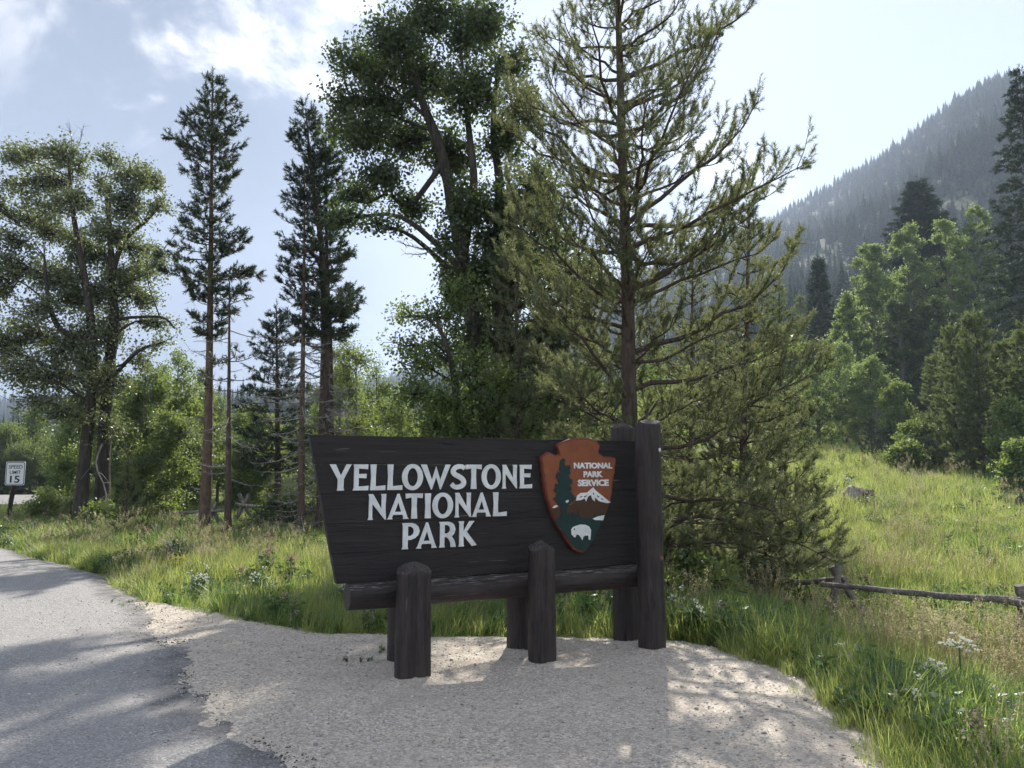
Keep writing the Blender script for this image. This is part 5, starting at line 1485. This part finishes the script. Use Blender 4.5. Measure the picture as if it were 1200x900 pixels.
# loose pebbles on the gravel and grit on the asphalt margin
def peb(seed):
    r = np.random.default_rng(seed); mb = MB()
    V = np.array([[1, 0, 0], [.5, .87, 0], [-.5, .87, 0], [-1, 0, 0], [-.5, -.87, 0], [.5, -.87, 0], [.2, .1, .7], [-.2, -.1, -.7]]) * r.uniform(.75, 1.2, (8, 1))
    mb.add(V * [1, .8, .6], [[i, (i + 1) % 6, 6] for i in range(6)]); mb.f.append(np.array([[(i + 1) % 6, i, 7] for i in range(6)]))
    return source('pebble', [(mb, M['pebble'])])
r = np.random.default_rng(901); n = 40000
X = r.uniform(-6, 2.4, n); Y_ = 3.2 + 6.5 * r.uniform(0, 1, n) ** 1.3
g, a = gravel_d(X, Y_), asphalt_d(X, Y_)
ok = ((g > -.08) & (a < .02)) | ((a > 0) & (g > 0.2) & (r.uniform(size=n) < np.exp(-a * 2.2) * .9))
X, Y_ = X[ok], Y_[ok]; m = len(X)
Z = np.maximum(np.maximum(gravel_z(X, Y_), asphalt_z(X, Y_)), -.03)
s_ = np.clip(r.lognormal(-5.2, .5, m), .0028, .024)
scatter('loose_gravel', np.stack([X, Y_, Z + s_ * .15], -1), np.stack([r.normal(0, .4, m), r.normal(0, .4, m), r.uniform(0, 6.28, m)], -1), np.stack([s_] * 3, -1), [peb(1), peb(2), peb(3)], r.integers(0, 3, m))

# crumbs of asphalt along its broken edge, and weeds that have come up through the gravel
r = np.random.default_rng(903); n = 9000
Y_ = r.uniform(3, 11, n); X = np.interp(Y_, AE_Y, AE_X) + r.normal(0.05, .16, n)
a = asphalt_d(X, Y_); ok = (np.abs(a) < .13 * r.uniform(.1, 1, n)) & (fbm(X * 1.5, Y_ * 1.5, 33, 3) > .5) & (r.uniform(size=n) < .5); X, Y_ = X[ok], Y_[ok]; m = len(X)
s_ = np.clip(r.lognormal(-5.2, .5, m), .003, .022)
def crumb(seed):
    r2 = np.random.default_rng(seed); mb = MB()
    V = np.array([[1, 0, 0], [.5, .87, 0], [-.5, .87, 0], [-1, 0, 0], [-.5, -.87, 0], [.5, -.87, 0], [.2, .1, .7], [-.2, -.1, -.7]]) * r2.uniform(.7, 1.25, (8, 1))
    mb.add(V * [1, .8, .6], [[i, (i + 1) % 6, 6] for i in range(6)]); mb.f.append(np.array([[(i + 1) % 6, i, 7] for i in range(6)]))
    return source('asphalt crumb', [(mb, M['crumb'])])
scatter('asphalt_crumbs', np.stack([X, Y_, np.maximum(gravel_z(X, Y_), asphalt_z(X, Y_)) + s_ * .1], -1), np.stack([r.normal(0, .4, m), r.normal(0, .4, m), r.uniform(0, 6.28, m)], -1), np.stack([s_] * 3, -1), [crumb(1), crumb(2)], r.integers(0, 2, m))
r = np.random.default_rng(904)
cl = np.array([[-4.5, 9.3], [-1.15, 6.7], [-0.95, 6.85]])
P = np.concatenate([c + r.normal(0, .13, (9, 2)) for c in cl]); m = len(P)
sc = r.uniform(.08, .2, m)
scatter('gravel_weeds', np.stack([P[:, 0], P[:, 1], np.maximum(gravel_z(P[:, 0], P[:, 1]), asphalt_z(P[:, 0], P[:, 1]))], -1), np.stack([0 * sc, 0 * sc, r.uniform(0, 6.28, m)], -1), np.stack([sc * 1.4, sc * 1.4, sc], -1), GS, r.choice([2, 3, 4, 7, 8], m))

# cow parsnips: stems, big leaves and flat white flower heads
def umbel_plant(lab, px, py, Y, r_head, heads, petal='petal', seed=0, name='cow_parsnip'):
    r = np.random.default_rng(seed)
    top = at(px, py, Y); b = np.array([top[0], top[1], float(terrain(top[0], top[1]))]); h = top[2] - b[2]
    root = empty(name, b, lab, 'flower')
    sm, lf = MB(), MB()
    for k in range(heads):
        if k == 0: e = np.array([0, 0, h])
        else: e = np.array([r.uniform(-.28, .28), r.uniform(-.2, .2), h * r.uniform(.62, .85)])
        s0 = np.array([0, 0, h * .35]) if k else np.zeros(3)
        tube(sm, smooth_path([s0, s0 * .5 + e * .5 + [0, 0, .02], e], 6), np.linspace(.009, .006, 6), 5, False)
        hm = MB(); R_ = r_head * (1 if k == 0 else r.uniform(.55, .8))
        for q in range(16):
            a = q * 2.4; rr = R_ * math.sqrt((q + .5) / 16); rr *= r.uniform(.85, 1.2); p = e + [math.cos(a) * rr, math.sin(a) * rr, .05 + r.normal(0, .018) - .45 * rr * rr / R_]
            tube(sm, [e - [0, 0, .015], e * .5 + p * .5 + [0, 0, -.008], p], [.0022, .002, .0015], 3, False)
            m = 18; d = np.stack([r.normal(0, R_ * .085, m), r.normal(0, R_ * .085, m), r.normal(0.004, .004, m)], -1)
            add_leaves(hm, p + d, .017, r, 2.5, .9)
        tag(hm.build('flower_head', M[petal], root, False), kind='stuff')
    for q in range(9):
        a = r.uniform(0, 6.28); c = np.array([math.cos(a), math.sin(a), 0]) * r.uniform(.1, .3) + [0, 0, h * r.uniform(.12, .5)]
        tube(sm, [[0, 0, c[2] * .5], c * .6 + [0, 0, c[2] * .35], c], [.005, .004, .003], 4, False)
        d = r.normal(0, .05, (14, 3)) * [1, 1, .4]
        add_leaves(lf, c + d, .13, r, 2.2, .7)
    sm.build('stem', M['stem'], root); lf.build('leaf_rosette', M['forb'], root, False)
umbel_plant('tall white flowering cow parsnip in the foreground grass right of the gravel', 1124, 757, 6.3, .14, 3, seed=1)
umbel_plant('cow parsnip with a low white head at the bottom right photo corner', 1146, 888, 4.9, .1, 2, seed=2)
umbel_plant('white cow parsnip seen through the gap under the log of the sign', 546, 709, 9.6, .12, 3, seed=3)
umbel_plant('small white cow parsnip close to the left sign post', 436, 738, 8.7, .06, 2, seed=4)
umbel_plant('yellow topped flowering plant in the grass left of the gravel', 210, 655, 11.8, .14, 2, 'petal_yellow', 5, 'yellow_flower')
umbel_plant('pale flowering plant in the grass below the tall pine trunks', 203, 638, 14.2, .16, 4, 'petal', 6)

# ------------------------------------------------------------------ haze
hb = MB()
x0, x1, y0, y1, z0, z1 = -3600, 3600, -430, 1800, -4, 520
V = [(x, y, z) for x in (x0, x1) for y in (y0, y1) for z in (z0, z1)]
hb.add(V, [[0, 1, 3, 2], [4, 6, 7, 5], [0, 4, 5, 1], [2, 3, 7, 6], [0, 2, 6, 4], [1, 5, 7, 3]])
hm_, nt, N, L = new_mat('thin blue air')
pv = N('ShaderNodeVolumePrincipled')
pv.inputs['Color'].default_value = (0.64, 0.75, 0.95, 1)
pv.inputs['Density'].default_value = 0.00045
pv.inputs['Anisotropy'].default_value = 0.15
o = N('ShaderNodeOutputMaterial'); L(pv.outputs[0], o.inputs['Volume'])
tag(hb.build('haze', hm_, None, False), kind='stuff')
